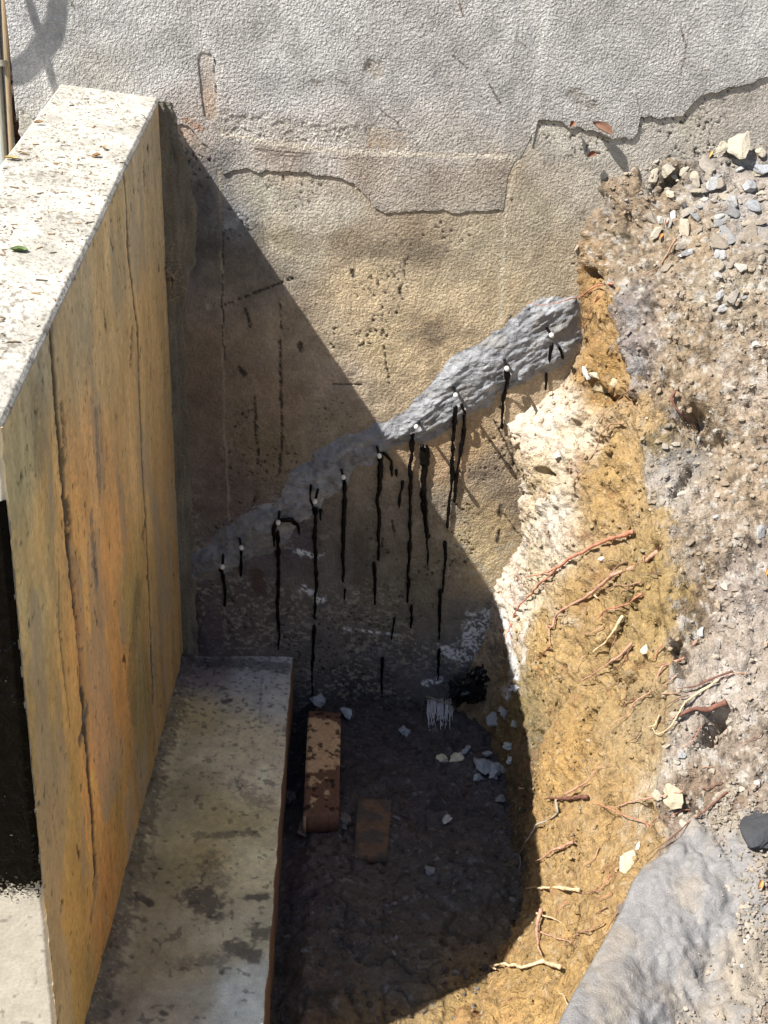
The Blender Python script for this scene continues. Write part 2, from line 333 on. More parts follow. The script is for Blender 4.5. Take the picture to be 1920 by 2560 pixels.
# plain upper continuation of the coat out of frame
xs3 = np.linspace(XC - .002, 3.2, 30); zs3 = np.linspace(2.777, 4.0, 12); A, B = np.meshgrid(zs3, xs3, indexing='ij')
make('stucco_coat', under(root_h, np.stack([B.ravel(), np.full(B.size, -.0045), A.ravel()], 1)), grid_faces(12, 30)[:, ::-1], M_STUCCO, root_h, np.tile([.42, .41, .40], (B.size, 1)))

# second older coat under the break: thin grey skim patch
def patch(name, poly_px, thick, mat, parent, colour, step=.004, seed=1, rise=.03, ridge=0.0, Y0=0.0, colfn=None):
    poly = [wallpt(*p) for p in poly_px]; a = np.array(poly)
    gx = np.arange(a[:, 0].min() - .02, a[:, 0].max() + .02, step); gz = np.arange(a[:, 1].min() - .02, a[:, 1].max() + .02, step)
    Z, X = np.meshgrid(gz, gx, indexing='ij'); x, z = X.ravel(), Z.ravel()
    wx = x + (fbm(x, z, s=28, o=4, seed=seed) - .5) * .03; wz = z + (fbm(x, z, s=28, o=4, seed=seed + 3) - .5) * .03
    ins = inside(wx, wz, poly); d, _ = seg_dist(wx, wz, poly + [poly[0]]); d = np.where(ins, d, -d)
    h = thick * sm(-.002, rise, d)
    if ridge:
        r = fbm(x * 1.0 + z * .7, z * 2.2 - x * 1.5, s=14, o=4, seed=seed + 8); h = h * (.55 + .9 * r) + np.abs(fbm(x * .8 + z * .5, z * 2.6 - x * 1.8, s=20, o=3, seed=seed + 12) - .5) * ridge * sm(0, .02, d)
    V = np.stack([x, Y0 + .006 - h * 1.0 - .004, z], 1)
    base = idw_like = np.tile(colour, (len(x), 1)) if colfn is None else colfn(x, z)
    base = base * (1 + (fbm(x, z, s=30, o=4, seed=seed + 20)[:, None] - .5) * .4)
    mask = d > -.004
    V2, f, c = compact(V, grid_faces(len(gz), len(gx), mask)[:, ::-1], base)
    o = make(name, under(parent, V2) if parent else V2, f, mat, parent, c)
    return o

# corner mortar strip between house wall and retaining wall
zz = np.arange(.15, 1.895, .004); wdt = np.interp(zz, [.15, .5, 1.2, 1.35, 1.45, 1.60, 1.72, 1.80, 1.9], [.055, .055, .052, .052, .085, .098, .088, .060, .035]) + (fbm(zz, zz * 0, s=28, o=4, seed=99) - .5) * .022
uu = np.linspace(0, 1, 26); A, B = np.meshgrid(np.arange(len(zz)), uu, indexing='ij')
Xs = XR - .004 + B * wdt[A]; Zs = zz[A]
hs = .014 * (1 - sm(.86, 1.0, B)) * (1 + .8 * (fbm(Xs.ravel(), Zs.ravel(), s=30, o=3, seed=101).reshape(Xs.shape) - .5)) + .012 * (B < .45)
cs = np.tile([.20, .18, .14], (Xs.size, 1)) * (1 + (fbm(Xs.ravel() * 6, Zs.ravel(), s=12, o=4, seed=103)[:, None] - .5) * .7)
make('mortar_strip', under(root_h, np.stack([Xs.ravel(), (.006 - hs).ravel(), Zs.ravel()], 1)), grid_faces(*Xs.shape)[:, ::-1], M_PLASTER, root_h, cs)

# ------------------------------------------------------------------ retaining wall
root_r = empty('retaining_wall', (-.61, -.8, 0))
tag(root_r, 'pale concrete wing wall with sloping top and orange stained board marked side', 'wall')
SL = .25; ZT = 1.905
def ztop(y): return ZT + SL * y
ys = np.arange(0.012, -1.5951, -.0032); ys = np.append(ys, -1.598)
na, nb = 520, 6; ntp = 80; nl = 24
# section parameters: right face up, chamfer, top, left face down
sec = []
for k in range(na): sec.append(('r', k / na))
for k in range(nb): sec.append(('c', k / nb))
for k in range(ntp): sec.append(('t', k / ntp))
for k in range(nl + 1): sec.append(('l', k / nl))
kind = np.array([s[0] for s in sec]); par = np.array([s[1] for s in sec])
Y, K = np.meshgrid(ys, np.arange(len(sec)), indexing='ij')
ch = .007 + .004 * (fbm(ys, ys * 0, s=40, o=3, seed=110) - .5)
CH = np.repeat(ch[:, None], len(sec), 1); TZ = ztop(Y)
kk, pp = kind[K], par[K]
X = np.select([kk == 'r', kk == 'c', kk == 't', kk == 'l'], [XR + 0 * pp, XR - CH * pp, XR - CH - pp * (XR - XL - CH), XL + 0 * pp])
Z = np.select([kk == 'r', kk == 'c', kk == 't', kk == 'l'], [pp * (TZ - CH), TZ - CH + CH * pp, TZ + 0 * pp, TZ * (1 - pp)])
NX = np.select([kk == 'r', kk == 'c', kk == 't', kk == 'l'], [1., .7, 0., -1.]); NZ = np.select([kk == 'r', kk == 'c', kk == 't', kk == 'l'], [0., .7, 1., 0.])
x, y, z = X.ravel(), Y.ravel(), Z.ravel(); nx, nz = NX.ravel(), NZ.ravel(); isr = (kk == 'r').ravel(); ist = ((kk == 't') | (kk == 'c')).ravel()
# colours of the board marked side, control points on its plane
rp = [(330,400,(128,112,88)),(380,500,(122,104,78)),(300,600,(132,112,80)),(370,800,(132,106,68)),(200,750,(126,112,88)),(260,900,(136,114,78)),(100,950,(118,108,88)),(240,1080,(146,110,66)),(330,1100,(140,112,72)),(420,1200,(122,98,62)),
      (60,1200,(120,110,82)),(120,1300,(138,112,68)),(190,1300,(160,116,60)),(280,1400,(158,112,58)),(330,1500,(118,98,54)),(400,1500,(112,90,56)),(100,1500,(126,110,74)),(200,1600,(156,114,56)),(300,1700,(150,104,48)),(350,1750,(96,82,48)),
      (130,1800,(122,100,56)),(240,1900,(168,114,50)),(300,2000,(120,92,44)),(180,2000,(132,104,54)),(200,2200,(138,104,48)),(260,2250,(146,100,44)),(160,2400,(124,96,48)),(220,2450,(126,98,48)),(430,1000,(116,98,66)),(385,1650,(104,82,50))]
rpt = np.array([on(0, a, b, XR)[[1, 2]] for a, b, _ in rp]); 
E_R = .34
rpc = np.array([lin(c) / E_R for _, _, c in rp]); rpc = rpc / np.array([1.0, .95, 1.0]); _g = rpc.mean(1, keepdims=True); rpc = _g + (rpc - _g) * .84
c = np.tile([.47, .445, .39], (len(x), 1))
yr, zr = y[isr], z[isr]
strk = (fbm(yr, zr * .22, s=15, o=5, seed=120) - .5)
cr = idw(np.stack([yr + strk * .12, zr + (fbm(yr, zr * .4, s=8, o=3, seed=121) - .5) * .2], 1), rpt, rpc, 3.0)
cr *= (1 + strk[:, None] * .6); cr *= 1 + (fbm(yr, zr * .7, s=110, o=3, seed=122)[:, None] - .5) * .45
osel = .8 * sm(.58, .66, fbm(yr, zr * .12, s=9, o=4, seed=124)) * sm(1.45, 1.0, zr)
cr = cr * (1 - osel[:, None] * .22) + np.array([.66, .36, .14]) * osel[:, None] * .22
gry = sm(.55, .66, fbm(yr, zr * .35, s=11, o=5, seed=128)); cr = cr * (1 - gry[:, None] * .45) + np.array([.36, .33, .27]) * gry[:, None] * .45
def rpaint(cr, pts, width, colour, s=1., ragged=.6, seed=1, broken=0., taper=False):
    w_ = [tuple(on(0, *p, XR)[[1, 2]]) for p in pts]
    return paint(cr, yr, zr, w_, width, colour, s, ragged, seed, plane=False, broken=broken, taper=taper, jit=.004)
dr = (fbm(yr, zr * .5, s=30, o=4, seed=130) - .5) * .003
# pits left by air and form ties: short upright dashes
pit = sm(.77, .82, fbm(yr, zr * .8, s=105, o=2, seed=131)) * sm(.25, .5, fbm(yr, zr, s=5, o=3, seed=132)); cr *= (1 - .8 * pit[:, None]); dr -= pit * .003
pit = sm(.80, .84, fbm(yr, zr * .55, s=52, o=2, seed=134)); cr *= (1 - .8 * pit[:, None]); dr -= pit * .004
for pts, w_, c_, s_, b_ in [
    ([(308,402),(316,500),(322,640),(336,760),(345,820),(350,1000),(358,1200),(365,1300),(372,1450),(378,1600),(384,1750)], .0040, (.06,.045,.03), .95, 0),
    ([(126,805),(134,920),(145,1050),(157,1170),(166,1290),(180,1440),(196,1560),(206,1700),(218,1850),(232,2000),(244,2200)], .0042, (.06,.045,.03), .95, 0),
    ([(156,1020),(162,1090),(160,1200)], .010, (.10,.075,.045), .8, .35), ([(332,830),(328,900)], .012, (.10,.075,.045), .8, .35), ([(366,1290),(358,1340)], .011, (.10,.07,.04), .8, .35), ([(170,1270),(175,1330)], .014, (.09,.07,.045), .9, .3),
    ([(220,1770),(205,1840)], .009, (.14,.13,.11), .9, .2), ([(248,2190),(236,2270)], .008, (.14,.12,.10), .9, .25), ([(172,2450),(166,2520)], .003, (.03,.025,.02), .9, 0),
    ([(310,430),(316,520)], .006, (.05,.04,.03), .9, .35), ([(360,420),(362,460)], .004, (.05,.04,.03), .9, .3), ([(240,1030),(250,1240)], .010, (.22,.20,.16), .7, .3), ([(228,1290),(240,1460)], .012, (.22,.20,.17), .75, .3),
    ([(150,1420),(152,1560),(180,1800)], .003, (.10,.07,.04), .8, .2), ([(185,1400),(200,1560),(210,1700)], .004, (.62,.34,.14), .6, .3), ([(212,1850),(226,2000),(240,2130)], .006, (.70,.38,.14), .75, .2), ([(246,2200),(246,2330)], .016, (.58,.34,.14), .55, .3),
    ([(345,1480),(325,1700),(335,1780)], .03, (.15,.13,.06), .55, .3), ([(300,1720),(312,1800)], .03, (.56,.32,.13), .4, .3), ([(180,1080),(215,1250)], .03, (.56,.34,.16), .4, .3), ([(95,980),(100,1150)], .02, (.22,.19,.13), .4, .3),
    ([(402,260),(460,1640)], .01, (.30,.25,.17), .5, .2)]:
    si, m_ = rpaint(cr, pts, w_ * (3.4 if .0035 < w_ < .0045 else 1.6), c_, s_, .6, 140, b_)
    if c_[0] < .15: dr[si] -= m_ * .005
c[isr] = cr
ddx = np.zeros(len(x)); ddx[isr] = dr
# top: nearly white trowelled concrete, a little wavy, small stains
tt = ist; n = fbm(x, y, s=30, o=5, seed=150); c[tt] = c[tt] * (1 + (n[tt, None] - .5) * .22)
wth = sm(.42, .7, fbm(x, y, s=14, o=5, seed=156)) * tt; c = c * (1 - .22 * wth[:, None]); sp = (sm(.60, .66, fbm(x * 1.2, y * .9, s=130, o=3, seed=151)) * sm(.42, .60, fbm(x, y, s=8, o=4, seed=152)) + .8 * sm(.665, .70, fbm(x, y, s=170, o=2, seed=157))).clip(0, 1) * tt
sp2 = sm(-.98, -.45, y) * sm(-.2, -.5, y) * 0 + 1
c = c * (1 - .7 * sp[:, None] * sp2[:, None]) + np.array([.13, .11, .085]) * .7 * sp[:, None]
wav = (fbm(x, y, s=6, o=3, seed=153) - .5) * .006 + np.clip(XR - x, 0, 1) * .10
px_ = x + nx * ddx; pz_ = z + wav * tt + np.where((kk == 'l').ravel(), np.clip(XR - x, 0, 1) * .10 * z / 1.9, 0)
py_ = y + 0.0
# ragged near corner of the side
fin = sm(-1.56, -1.598, y); px_ -= fin * (isr) * (fbm(y * 0 + 1.0, z, s=75, o=3, seed=155)) * .005
# the near end leans out a little towards its foot
lean = (1.5 - z) * .055 * sm(-1.2, -1.598, y); py_ = y - np.clip(lean, 0, 1)
V = np.stack([px_, py_, pz_], 1)
make('wall_body', under(root_r, V), grid_faces(len(ys), len(sec))[:, ::-1], M_FORM, root_r, c)
# near end face
gx = np.linspace(XR - .003, XL, 90); gz = np.linspace(0, 1, 420); A, B = np.meshgrid(gz, gx, indexing='ij')
ZE = A * (ztop(-1.598) - .003 + .10 * (XR - B)); YE = -1.598 - np.clip((1.5 - ZE) * .055, 0, 1)
xe, ze, ye = B.ravel(), ZE.ravel(), YE.ravel()
de = (fbm(xe, ze, s=12, o=4, seed=160) - .5) * .003
edge_in = sm(XR - .012, XR - .004, xe); ye = ye + edge_in * (.002 + .006 * fbm(xe, ze, s=60, o=3, seed=161)) - de * (1 - edge_in)
ce = np.tile([.48, .44, .37], (len(xe), 1)) * (1 + (fbm(xe, ze, s=40, o=5, seed=162)[:, None] - .5) * .3)
pe = sm(.80, .83, fbm(xe, ze, s=60, o=2, seed=163)); ce *= 1 - .4 * pe[:, None]
M_END = material('end_concrete', None, 0.85, [(160, O1, 4, .08, 0)], [('n', 130, O1, 4, .0008, 0)])
make('end_face', under(root_r, np.stack([xe, ye, ze], 1)), grid_faces(420, 90)[:, ::-1], M_END, root_r, ce)
# bitumen coating on the end face, sprayed lower edge
zt_b = on(1, 0, 1252, -1.61)[2]; zb_b = on(1, 60, 2215, -1.64)[2]
gx = np.arange(XL, XR - .004, .0016); gz = np.arange(zb_b - .12, zt_b + .004, .0016); A, B = np.meshgrid(gz, gx, indexing='ij')
xb, zb_ = B.ravel(), A.ravel(); n1 = vnoise(xb * 420, zb_ * 420, seed=171); 
lowm = sm(zb_b - .045, zb_b + .055, zb_) * 1.25
keep = (n1 < lowm) & (zb_ < zt_b + (fbm(xb, zb_ * 0, s=60, o=3, seed=172) - .5) * .006)
keep &= ~((vnoise(xb * 260, zb_ * 260, seed=173) > .93) & (fbm(xb, zb_, s=10, o=3, seed=174) > .5))
keep &= xb < XR - .003 - .006 * np.clip(fbm(xb * 0, zb_, s=40, o=4, seed=175) - .35, 0, 1)
yb = -1.598 - np.clip((1.5 - zb_) * .055, 0, 1) - .0075 - (fbm(xb, zb_, s=25, o=4, seed=176) - .5) * .006 + sm(XR - .016, XR - .003, xb) * .009
V, f, _ = compact(np.stack([xb, yb, zb_], 1), grid_faces(len(gz), len(gx), keep)[:, ::-1])
make('bitumen_coating', under(root_r, V), f, M_BITUMEN, root_r)
# drips and lumps at the near arris
# ------------------------------------------------------------------ footing
XF = -.1215; ZF = .155
gx = np.concatenate([np.arange(XR - .03, XF - .004, .0035), [XF - .002, XF, XF + .001, XF + .001, XF + .001, XF]]); nx_ = len(gx)
zt0 = np.concatenate([np.full(nx_ - 6, ZF), [ZF - .0006, ZF - .003, ZF - .012, ZF - .05, ZF - .11, -.08]])
gy = np.append(np.arange(.004, -1.9, -.0035), np.arange(-1.9, -3.0, -.05))
B, A = np.meshgrid(np.arange(nx_), gy); B = B.astype(int)
xf, yf, zf = gx[B].ravel(), A.ravel(), zt0[B].ravel(); top = zf > ZF - .001
fp = [(520,1680,(58,54,58)),(650,1690,(84,86,92)),(700,1750,(92,92,94)),(480,1800,(92,84,66)),(600,1850,(104,98,86)),(450,2000,(82,76,62)),(560,2050,(96,88,68)),(680,1950,(112,106,96)),(400,2200,(74,68,54)),(520,2150,(92,84,62)),(640,2150,(112,106,90)),
      (380,2400,(76,70,58)),(480,2400,(86,80,66)),(600,2350,(96,92,80)),(580,2500,(102,104,104)),(300,2500,(70,64,56)),(420,2550,(84,78,70)),(640,2480,(104,106,104))]
fpt = np.array([on(2, a, b, ZF)[:2] for a, b, _ in fp]); fpc = np.array([lin(q) / .26 for _, _, q in fp]) * np.array([1.46, 1.48, 1.32])
cf = idw(np.stack([xf + (fbm(xf, yf, s=12, o=4, seed=180) - .5) * .08, yf + (fbm(xf, yf, s=12, o=4, seed=181) - .5) * .08], 1), fpt, fpc, 3)
cf *= 1 + (fbm(xf, yf, s=28, o=5, seed=182)[:, None] - .5) * .5
def fpaint(pts, width, colour, s=1., ragged=.6, seed=1, broken=0.):
    w_ = [tuple(on(2, *p, ZF)[:2]) for p in pts]
    return paint(cf, xf, yf, w_, width, colour, s, ragged, seed, plane=False, broken=broken)
for pts, w_, c_, s_, b_ in [([(495,2240),(530,2260)], .042, (.055,.045,.05), .92, .15), ([(525,2160),(540,2200)], .035, (.12,.10,.09), .6, .3), ([(580,2365),(640,2390)], .020, (.05,.045,.05), .9, .1), ([(640,2330),(690,2325)], .022, (.05,.045,.05), .85, .1),
      ([(625,2243),(665,2245)], .010, (.04,.035,.04), .9, 0), ([(342,2240),(375,2258)], .008, (.03,.025,.025), .95, 0), ([(490,2090),(630,2085)], .012, (.09,.08,.07), .7, .25), ([(470,2410),(560,2400)], .018, (.12,.11,.10), .6, .3),
      ([(600,1960),(660,2010)], .03, (.14,.12,.09), .55, .35), ([(395,2170),(398,2172)], .005, (.02,.02,.02), .9, 0), ([(418,2205),(419,2206)], .004, (.02,.02,.02), .9, 0), ([(400,2530),(412,2535)], .006, (.03,.03,.03), .9, 0), ([(555,2430),(556,2431)], .006, (.03,.03,.03), .9, 0),
      ([(563,1755),(570,1750)], .011, (.05,.05,.07), .95, 0), ([(440,1860),(500,1860)], .004, (.3,.28,.22), .5, .3), ([(655,1690),(650,1810)], .003, (.14,.13,.12), .6, .3),
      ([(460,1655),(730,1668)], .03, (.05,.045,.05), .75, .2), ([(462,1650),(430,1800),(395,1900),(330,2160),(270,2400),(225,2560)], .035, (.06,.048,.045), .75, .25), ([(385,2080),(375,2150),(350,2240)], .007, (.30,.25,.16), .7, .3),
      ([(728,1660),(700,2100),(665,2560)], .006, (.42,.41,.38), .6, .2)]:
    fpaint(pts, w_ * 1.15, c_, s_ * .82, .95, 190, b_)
sp = sm(.70, .74, fbm(xf, yf, s=75, o=2, seed=183)) * sm(-.9, -.1, yf) ** .7 + sm(.735, .77, fbm(xf, yf, s=60, o=2, seed=184)) * .8
sp = np.clip(sp, 0, 1) * .7; cf = cf * (1 - .85 * sp[:, None]) + np.array([.03, .03, .04]) * .85 * sp[:, None]
cf[~top] = np.array([.20, .13, .09]) * (1 + (fbm(yf[~top], zf[~top], s=40, o=4, seed=185)[:, None] - .5) * .6)
zf = zf + np.where(top, (fbm(xf, yf, s=10, o=4, seed=186) - .5) * .006, 0) + sm(-.42, -.485, xf) * top * (.018 + .03 * (fbm(xf, yf, s=20, o=4, seed=187) - .4))
xf = xf + np.where(xf > XF - .006, (fbm(yf, yf * 0, s=18, o=4, seed=188) - .5) * .008, 0)
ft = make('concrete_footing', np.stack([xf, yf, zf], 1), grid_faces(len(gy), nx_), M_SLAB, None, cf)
tag(ft, 'long stained grey concrete footing slab at the foot of the pale wing wall', 'footing')

# ------------------------------------------------------------------ soil bank
prof = {
 .03: [(.40,-.06),(.45,.02),(.52,.25),(.55,.45),(.63,.60),(.655,.72),(.60,.88),(.535,1.0),(.70,1.12),(.75,1.25),(.70,1.52),(.74,1.74),(1.05,1.83),(2.9,1.97)],
 0.0: [(.40,-.06),(.45,.02),(.52,.25),(.55,.45),(.63,.60),(.655,.72),(.60,.88),(.535,1.0),(.70,1.12),(.75,1.25),(.70,1.52),(.74,1.74),(1.05,1.82),(2.9,1.97)],
-.05: [(.41,-.08),(.49,.02),(.55,.22),(.57,.42),(.60,.56),(.61,.70),(.585,.86),(.56,.98),(.69,1.11),(.76,1.25),(.74,1.50),(.79,1.70),(1.08,1.79),(2.9,1.96)],
-.16: [(.50,-.10),(.54,.01),(.57,.20),(.585,.40),(.605,.54),(.62,.68),(.635,.83),(.65,.96),(.71,1.09),(.775,1.24),(.78,1.42),(.86,1.60),(1.1,1.73),(2.9,1.95)],
-.36: [(.50,-.10),(.54,.0),(.565,.20),(.59,.35),(.62,.50),(.65,.65),(.69,.80),(.725,.93),(.755,1.05),(.785,1.18),(.805,1.28),(.90,1.42),(1.1,1.58),(2.9,1.92)],
-.60: [(.49,-.10),(.535,.0),(.565,.20),(.60,.32),(.64,.44),(.68,.56),(.72,.68),(.75,.79),(.775,.88),(.80,.95),(.83,1.0),(.93,1.10),(1.1,1.24),(2.9,1.85)],
-.90: [(.47,-.10),(.52,.0),(.56,.20),(.60,.29),(.65,.39),(.69,.47),(.73,.54),(.76,.60),(.79,.65),(.81,.68),(.84,.70),(.95,.78),(1.1,.90),(2.9,1.7)],
-1.2: [(.33,-.12),(.41,-.02),(.49,.10),(.53,.18),(.58,.24),(.62,.29),(.65,.33),(.68,.37),(.70,.40),(.72,.42),(.75,.44),(.86,.50),(1.1,.62),(2.9,1.5)],
-1.6: [(-.02,-.06),(.10,.0),(.20,.05),(.27,.09),(.32,.13),(.36,.17),(.40,.21),(.43,.25),(.46,.29),(.49,.32),(.52,.35),(.70,.40),(1.1,.50),(2.9,1.3)],
-2.3: [(-.3,-.05),(-.15,.03),(-.05,.07),(.03,.11),(.10,.15),(.16,.18),(.21,.21),(.25,.24),(.28,.27),(.31,.29),(.35,.31),(.60,.35),(1.1,.42),(2.9,1.1)],
-4.2: [(-.5,.0),(-.45,.06),(-.35,.1),(-.25,.14),(-.15,.17),(-.1,.2),(-.05,.22),(0,.25),(.1,.27),(.2,.29),(.3,.3),(.6,.33),(1.1,.35),(2.9,.8)]}
ky = np.array(sorted(prof, reverse=True)); PR = np.array([prof[k] for k in ky])       # (ny,14,2)
yb_ = np.concatenate([np.arange(.03, -1.9, -.0055), np.arange(-1.9, -4.2, -.03)])
# smooth interpolation over y
def interp_y(y):
    out = np.empty((len(y), 14, 2))
    for k in range(14):
        for j in range(2): out[:, k, j] = np.interp(-y, -ky, PR[:, k, j])
    return out
PY = interp_y(yb_)
for _ in range(14):
    PY[1:380] = PY[1:380] * .5 + .25 * (PY[0:379] + PY[2:381])
sdens = [3, 40, 36, 34, 32, 34, 34, 34, 34, 38, 40, 60, 90]           # samples per interval
ss = np.concatenate([k + np.arange(n) / n for k, n in enumerate(sdens)] + [[13.0]])
k0 = np.minimum(ss.astype(int), 12); fr = ss - k0
# catmull-rom between control points
def cat(P, k0, fr):
    km = np.maximum(k0 - 1, 0); k1 = k0 + 1; k2 = np.minimum(k0 + 2, 13)
    p0, p1, p2, p3 = P[:, km], P[:, k0], P[:, k1], P[:, k2]; t = fr[None, :, None]
    return .5 * (2 * p1 + (p2 - p0) * t + (2 * p0 - 5 * p1 + 4 * p2 - p3) * t * t + (3 * p1 - p0 - 3 * p2 + p3) * t ** 3) if False else p1 + (p2 - p1) * (t * .6 + .4 * t * t * (3 - 2 * t))
XZ = cat(PY, k0, fr); nyb, nsb = len(yb_), len(ss)
P3 = np.stack([XZ[..., 0], np.repeat(yb_[:, None], nsb, 1), XZ[..., 1]], -1)
S = np.repeat(ss[None], nyb, 0).ravel()
du = np.gradient(P3, axis=1); dv = np.gradient(P3, axis=0); Nn = np.cross(du, dv); Nn /= np.linalg.norm(Nn, axis=2, keepdims=True) + 1e-9
P = P3.reshape(-1, 3); Nn = Nn.reshape(-1, 3)
if Nn[len(Nn) // 2, 0] > 0: Nn = -Nn
x, y, z = P.T
gravel = sm(9.6, 10.4, S + (fbm(x, y, z, s=7, o=4, seed=200) - .5) * 1.6)
nearw = sm(.0, -.10, y)
P0_ = P.copy(); BV0 = BVHTree.FromPolygons(P.tolist(), grid_faces(nyb, nsb).tolist())
def hit0(a, b):
    r_ = BV0.ray_cast(Vector(CAM), Vector(ray(a, b)).normalized()); return None if r_[0] is None else np.array(r_[0])
def near_stroke(pts, rad):
    q = [hit0(*p) for p in pts]; q = resample([v for v in q if v is not None], max(.004, rad * .5)) if len(q) > 1 else np.array(q)
    sel = np.where((P0_ > q.min(0) - 3 * rad).all(1) & (P0_ < q.max(0) + 3 * rad).all(1))[0]; dm = np.full(len(sel), 9.0)
    jt = (np.stack([fbm(x[sel], y[sel], z[sel], s=35, o=3, seed=240 + k_) for k_ in range(3)], 1) - .5) * min(.03, rad * 1.6)
    for v in q: dm = np.minimum(dm, np.linalg.norm(P0_[sel] + jt - v, axis=1))
    return sel, np.exp(-(dm / rad) ** 2)
d = (fbm(x, y, z, s=4, o=3, seed=201) - .5) * .08 * nearw + (fbm(x, y, z, s=16, o=4, seed=202) - .5) * .05 * (.5 + .5 * nearw) + (np.abs(fbm(x, y, z, s=38, o=3, seed=208) - .5) * 2 - .2) * .016 + (fbm(x, y, z, s=75, o=3, seed=203) - .5) * .018 * (.5 + .5 * gravel)
# undercut rim: gravel crust overhangs the clay a little
d += .025 * np.exp(-((S - 10.15) / .35) ** 2) * nearw
HOLES = [([(1735,1045),(1775,1088)], .030, .075), ([(1465,960),(1505,1000)], .018, .06), ([(1520,985),(1530,1000)], .010, .04), ([(1470,690),(1500,715)], .014, .04), ([(1588,1480),(1565,1540),(1540,1590),(1515,1622)], .009, .035),
         ([(1505,1625),(1500,1640)], .012, .04), ([(1690,1630),(1712,1680)], .014, .05), ([(1775,1845),(1800,1800)], .018, .06), ([(1650,1375),(1625,1400)], .009, .03), ([(1590,1690),(1560,1720)], .007, .025),
         ([(1180,2470),(1195,2540)], .010, .035), ([(1470,400),(1455,460),(1490,500)], .016, .03), ([(1620,430),(1640,470),(1700,420)], .016, .035), ([(1600,880),(1625,950)], .014, .03), ([(1720,1180),(1690,1240)], .010, .035),
         ([(1610,1650),(1590,1670)], .007, .02), ([(1440,1865),(1455,1880)], .009, .03), ([(1600,2010),(1640,2030)], .008, .02), ([(1370,1180),(1385,1195)], .009, .03), ([(1450,1115),(1445,1090)], .007, .025)]
# hollows / torn holes
hol = sm(.63, .70, fbm(x, y, z, s=15, o=4, seed=205)) * (1 - gravel * .5) * nearw; d -= hol * .03
for pts_, rad_, dep_ in HOLES:
    q_, m_ = near_stroke(pts_, rad_ * 1.15); d[q_] -= dep_ * 1.5 * m_
# layering of the pale mound by the house wall
mound = sm(8.6, 7.8, S) * sm(-.42, -.15, y) * sm(2.2, 3.0, S)
d += mound * (np.abs(fbm(x, y, z * 3.0, s=14, o=3, seed=206) - .5)) * .03
P = P + Nn * d[:, None]
P[:, 1] = np.minimum(P[:, 1], .03)
bank_f = grid_faces(nyb, nsb)
BVH = BVHTree.FromPolygons([tuple(v) for v in P[:, :].tolist()], bank_f.tolist(), all_triangles=False)
def hit(px, py):
    d_ = ray(px, py); r = BVH.ray_cast(Vector(CAM), Vector(d_).normalized())
    if r[0] is None: return None, None
    n_ = r[1]; 
    if n_.dot(Vector(d_)) > 0: n_ = -n_
    return r[0], n_
E_C = 1.62; E_G = 2.25
bp_ = [(1500,1200,(186,150,86),0),(1350,1600,(196,160,92),0),(1400,1900,(190,150,80),0),(1450,1500,(186,150,86),0),(1330,1200,(216,190,145),0),(1350,1040,(240,220,195),0),(1400,950,(230,208,165),0),(1420,1100,(232,212,180),0),(1500,900,(184,142,72),0),(1540,1000,(178,138,68),0),
 (1510,800,(190,150,84),0),(1470,700,(180,140,80),0),(1575,760,(160,150,144),1),(1600,880,(172,162,158),1),(1700,800,(196,176,150),1),(1800,700,(198,184,162),1),(1850,450,(190,184,176),1),(1700,600,(190,170,142),1),(1600,520,(180,160,135),1),(1500,550,(186,165,140),1),
 (1480,640,(194,168,132),1),(1620,1100,(172,152,112),1),(1660,1250,(200,190,176),1),(1750,1250,(200,184,164),1),(1850,1200,(194,174,148),1),(1880,1500,(188,176,166),1),(1720,1450,(150,130,102),1),(1600,1500,(176,146,86),0),(1550,1700,(182,150,90),0),
 (1640,1800,(176,150,104),0),(1800,1700,(186,172,158),1),(1850,1900,(180,166,150),1),(1750,2000,(168,148,128),1),(1500,2000,(186,150,90),0),(1400,2200,(186,150,88),0),(1450,2300,(180,144,84),0),(1350,2400,(180,144,80),0),(1300,2500,(196,155,84),0),
 (1150,2545,(190,148,82),0),(1650,2300,(160,152,146),1),(1800,2200,(170,154,138),1),(1850,2400,(180,160,140),1),(1280,1440,(238,220,198),0),(1300,1340,(232,214,190),0),(1380,1300,(226,214,196),0),(1700,1600,(178,160,132),1),(1700,1000,(190,168,138),1),(1880,950,(196,178,156),1),
 (1340,1450,(214,196,160),0),(1290,1800,(150,130,80),0),(1290,1900,(130,112,76),0),(1260,2100,(110,95,70),0),(1560,600,(186,168,142),1),(1690,880,(192,172,144),1),(1600,650,(182,165,142),1)]
bq, bc, bg_ = [], [], []
for a, b, q, g_ in bp_:
    h_, _ = hit(a, b)
    if h_ is not None: bq.append(np.array(h_)); bc.append(lin(q) / (E_G / 1.06 if g_ else E_C / 1.04)); bg_.append(g_)
bq, bc, bg_ = np.array(bq), np.array(bc), np.array(bg_)
_m = bc.mean(1, keepdims=True); bc = np.where(bg_[:, None] == 0, _m + (bc - _m) * .82, bc * np.array([1.02, .99, .98]))
jit = (np.stack([fbm(x, y, z, s=10, o=4, seed=210 + k) for k in range(3)], 1) - .5) * .12 + (np.stack([fbm(x, y, z, s=45, o=3, seed=226 + k) for k in range(3)], 1) - .5) * .05
cl_ay = idw(P + jit, bq[bg_ == 0], bc[bg_ == 0], 4.0); cl_gr = idw(P + jit, bq[bg_ == 1], bc[bg_ == 1], 4.0)
gm = sm(9.85, 10.1, S + (fbm(x, y, z, s=7, o=4, seed=200) - .5) * 2.2 + (fbm(x, y, z, s=40, o=3, seed=229) - .5) * 1.2)[:, None]
cb = cl_ay * (1 - gm) + cl_gr * gm
cb *= 1 + (fbm(x, y, z, s=30, o=5, seed=215)[:, None] - .5) * .55
cb *= 1 + (fbm(x, y, z, s=130, o=3, seed=216)[:, None] - .5) * .5
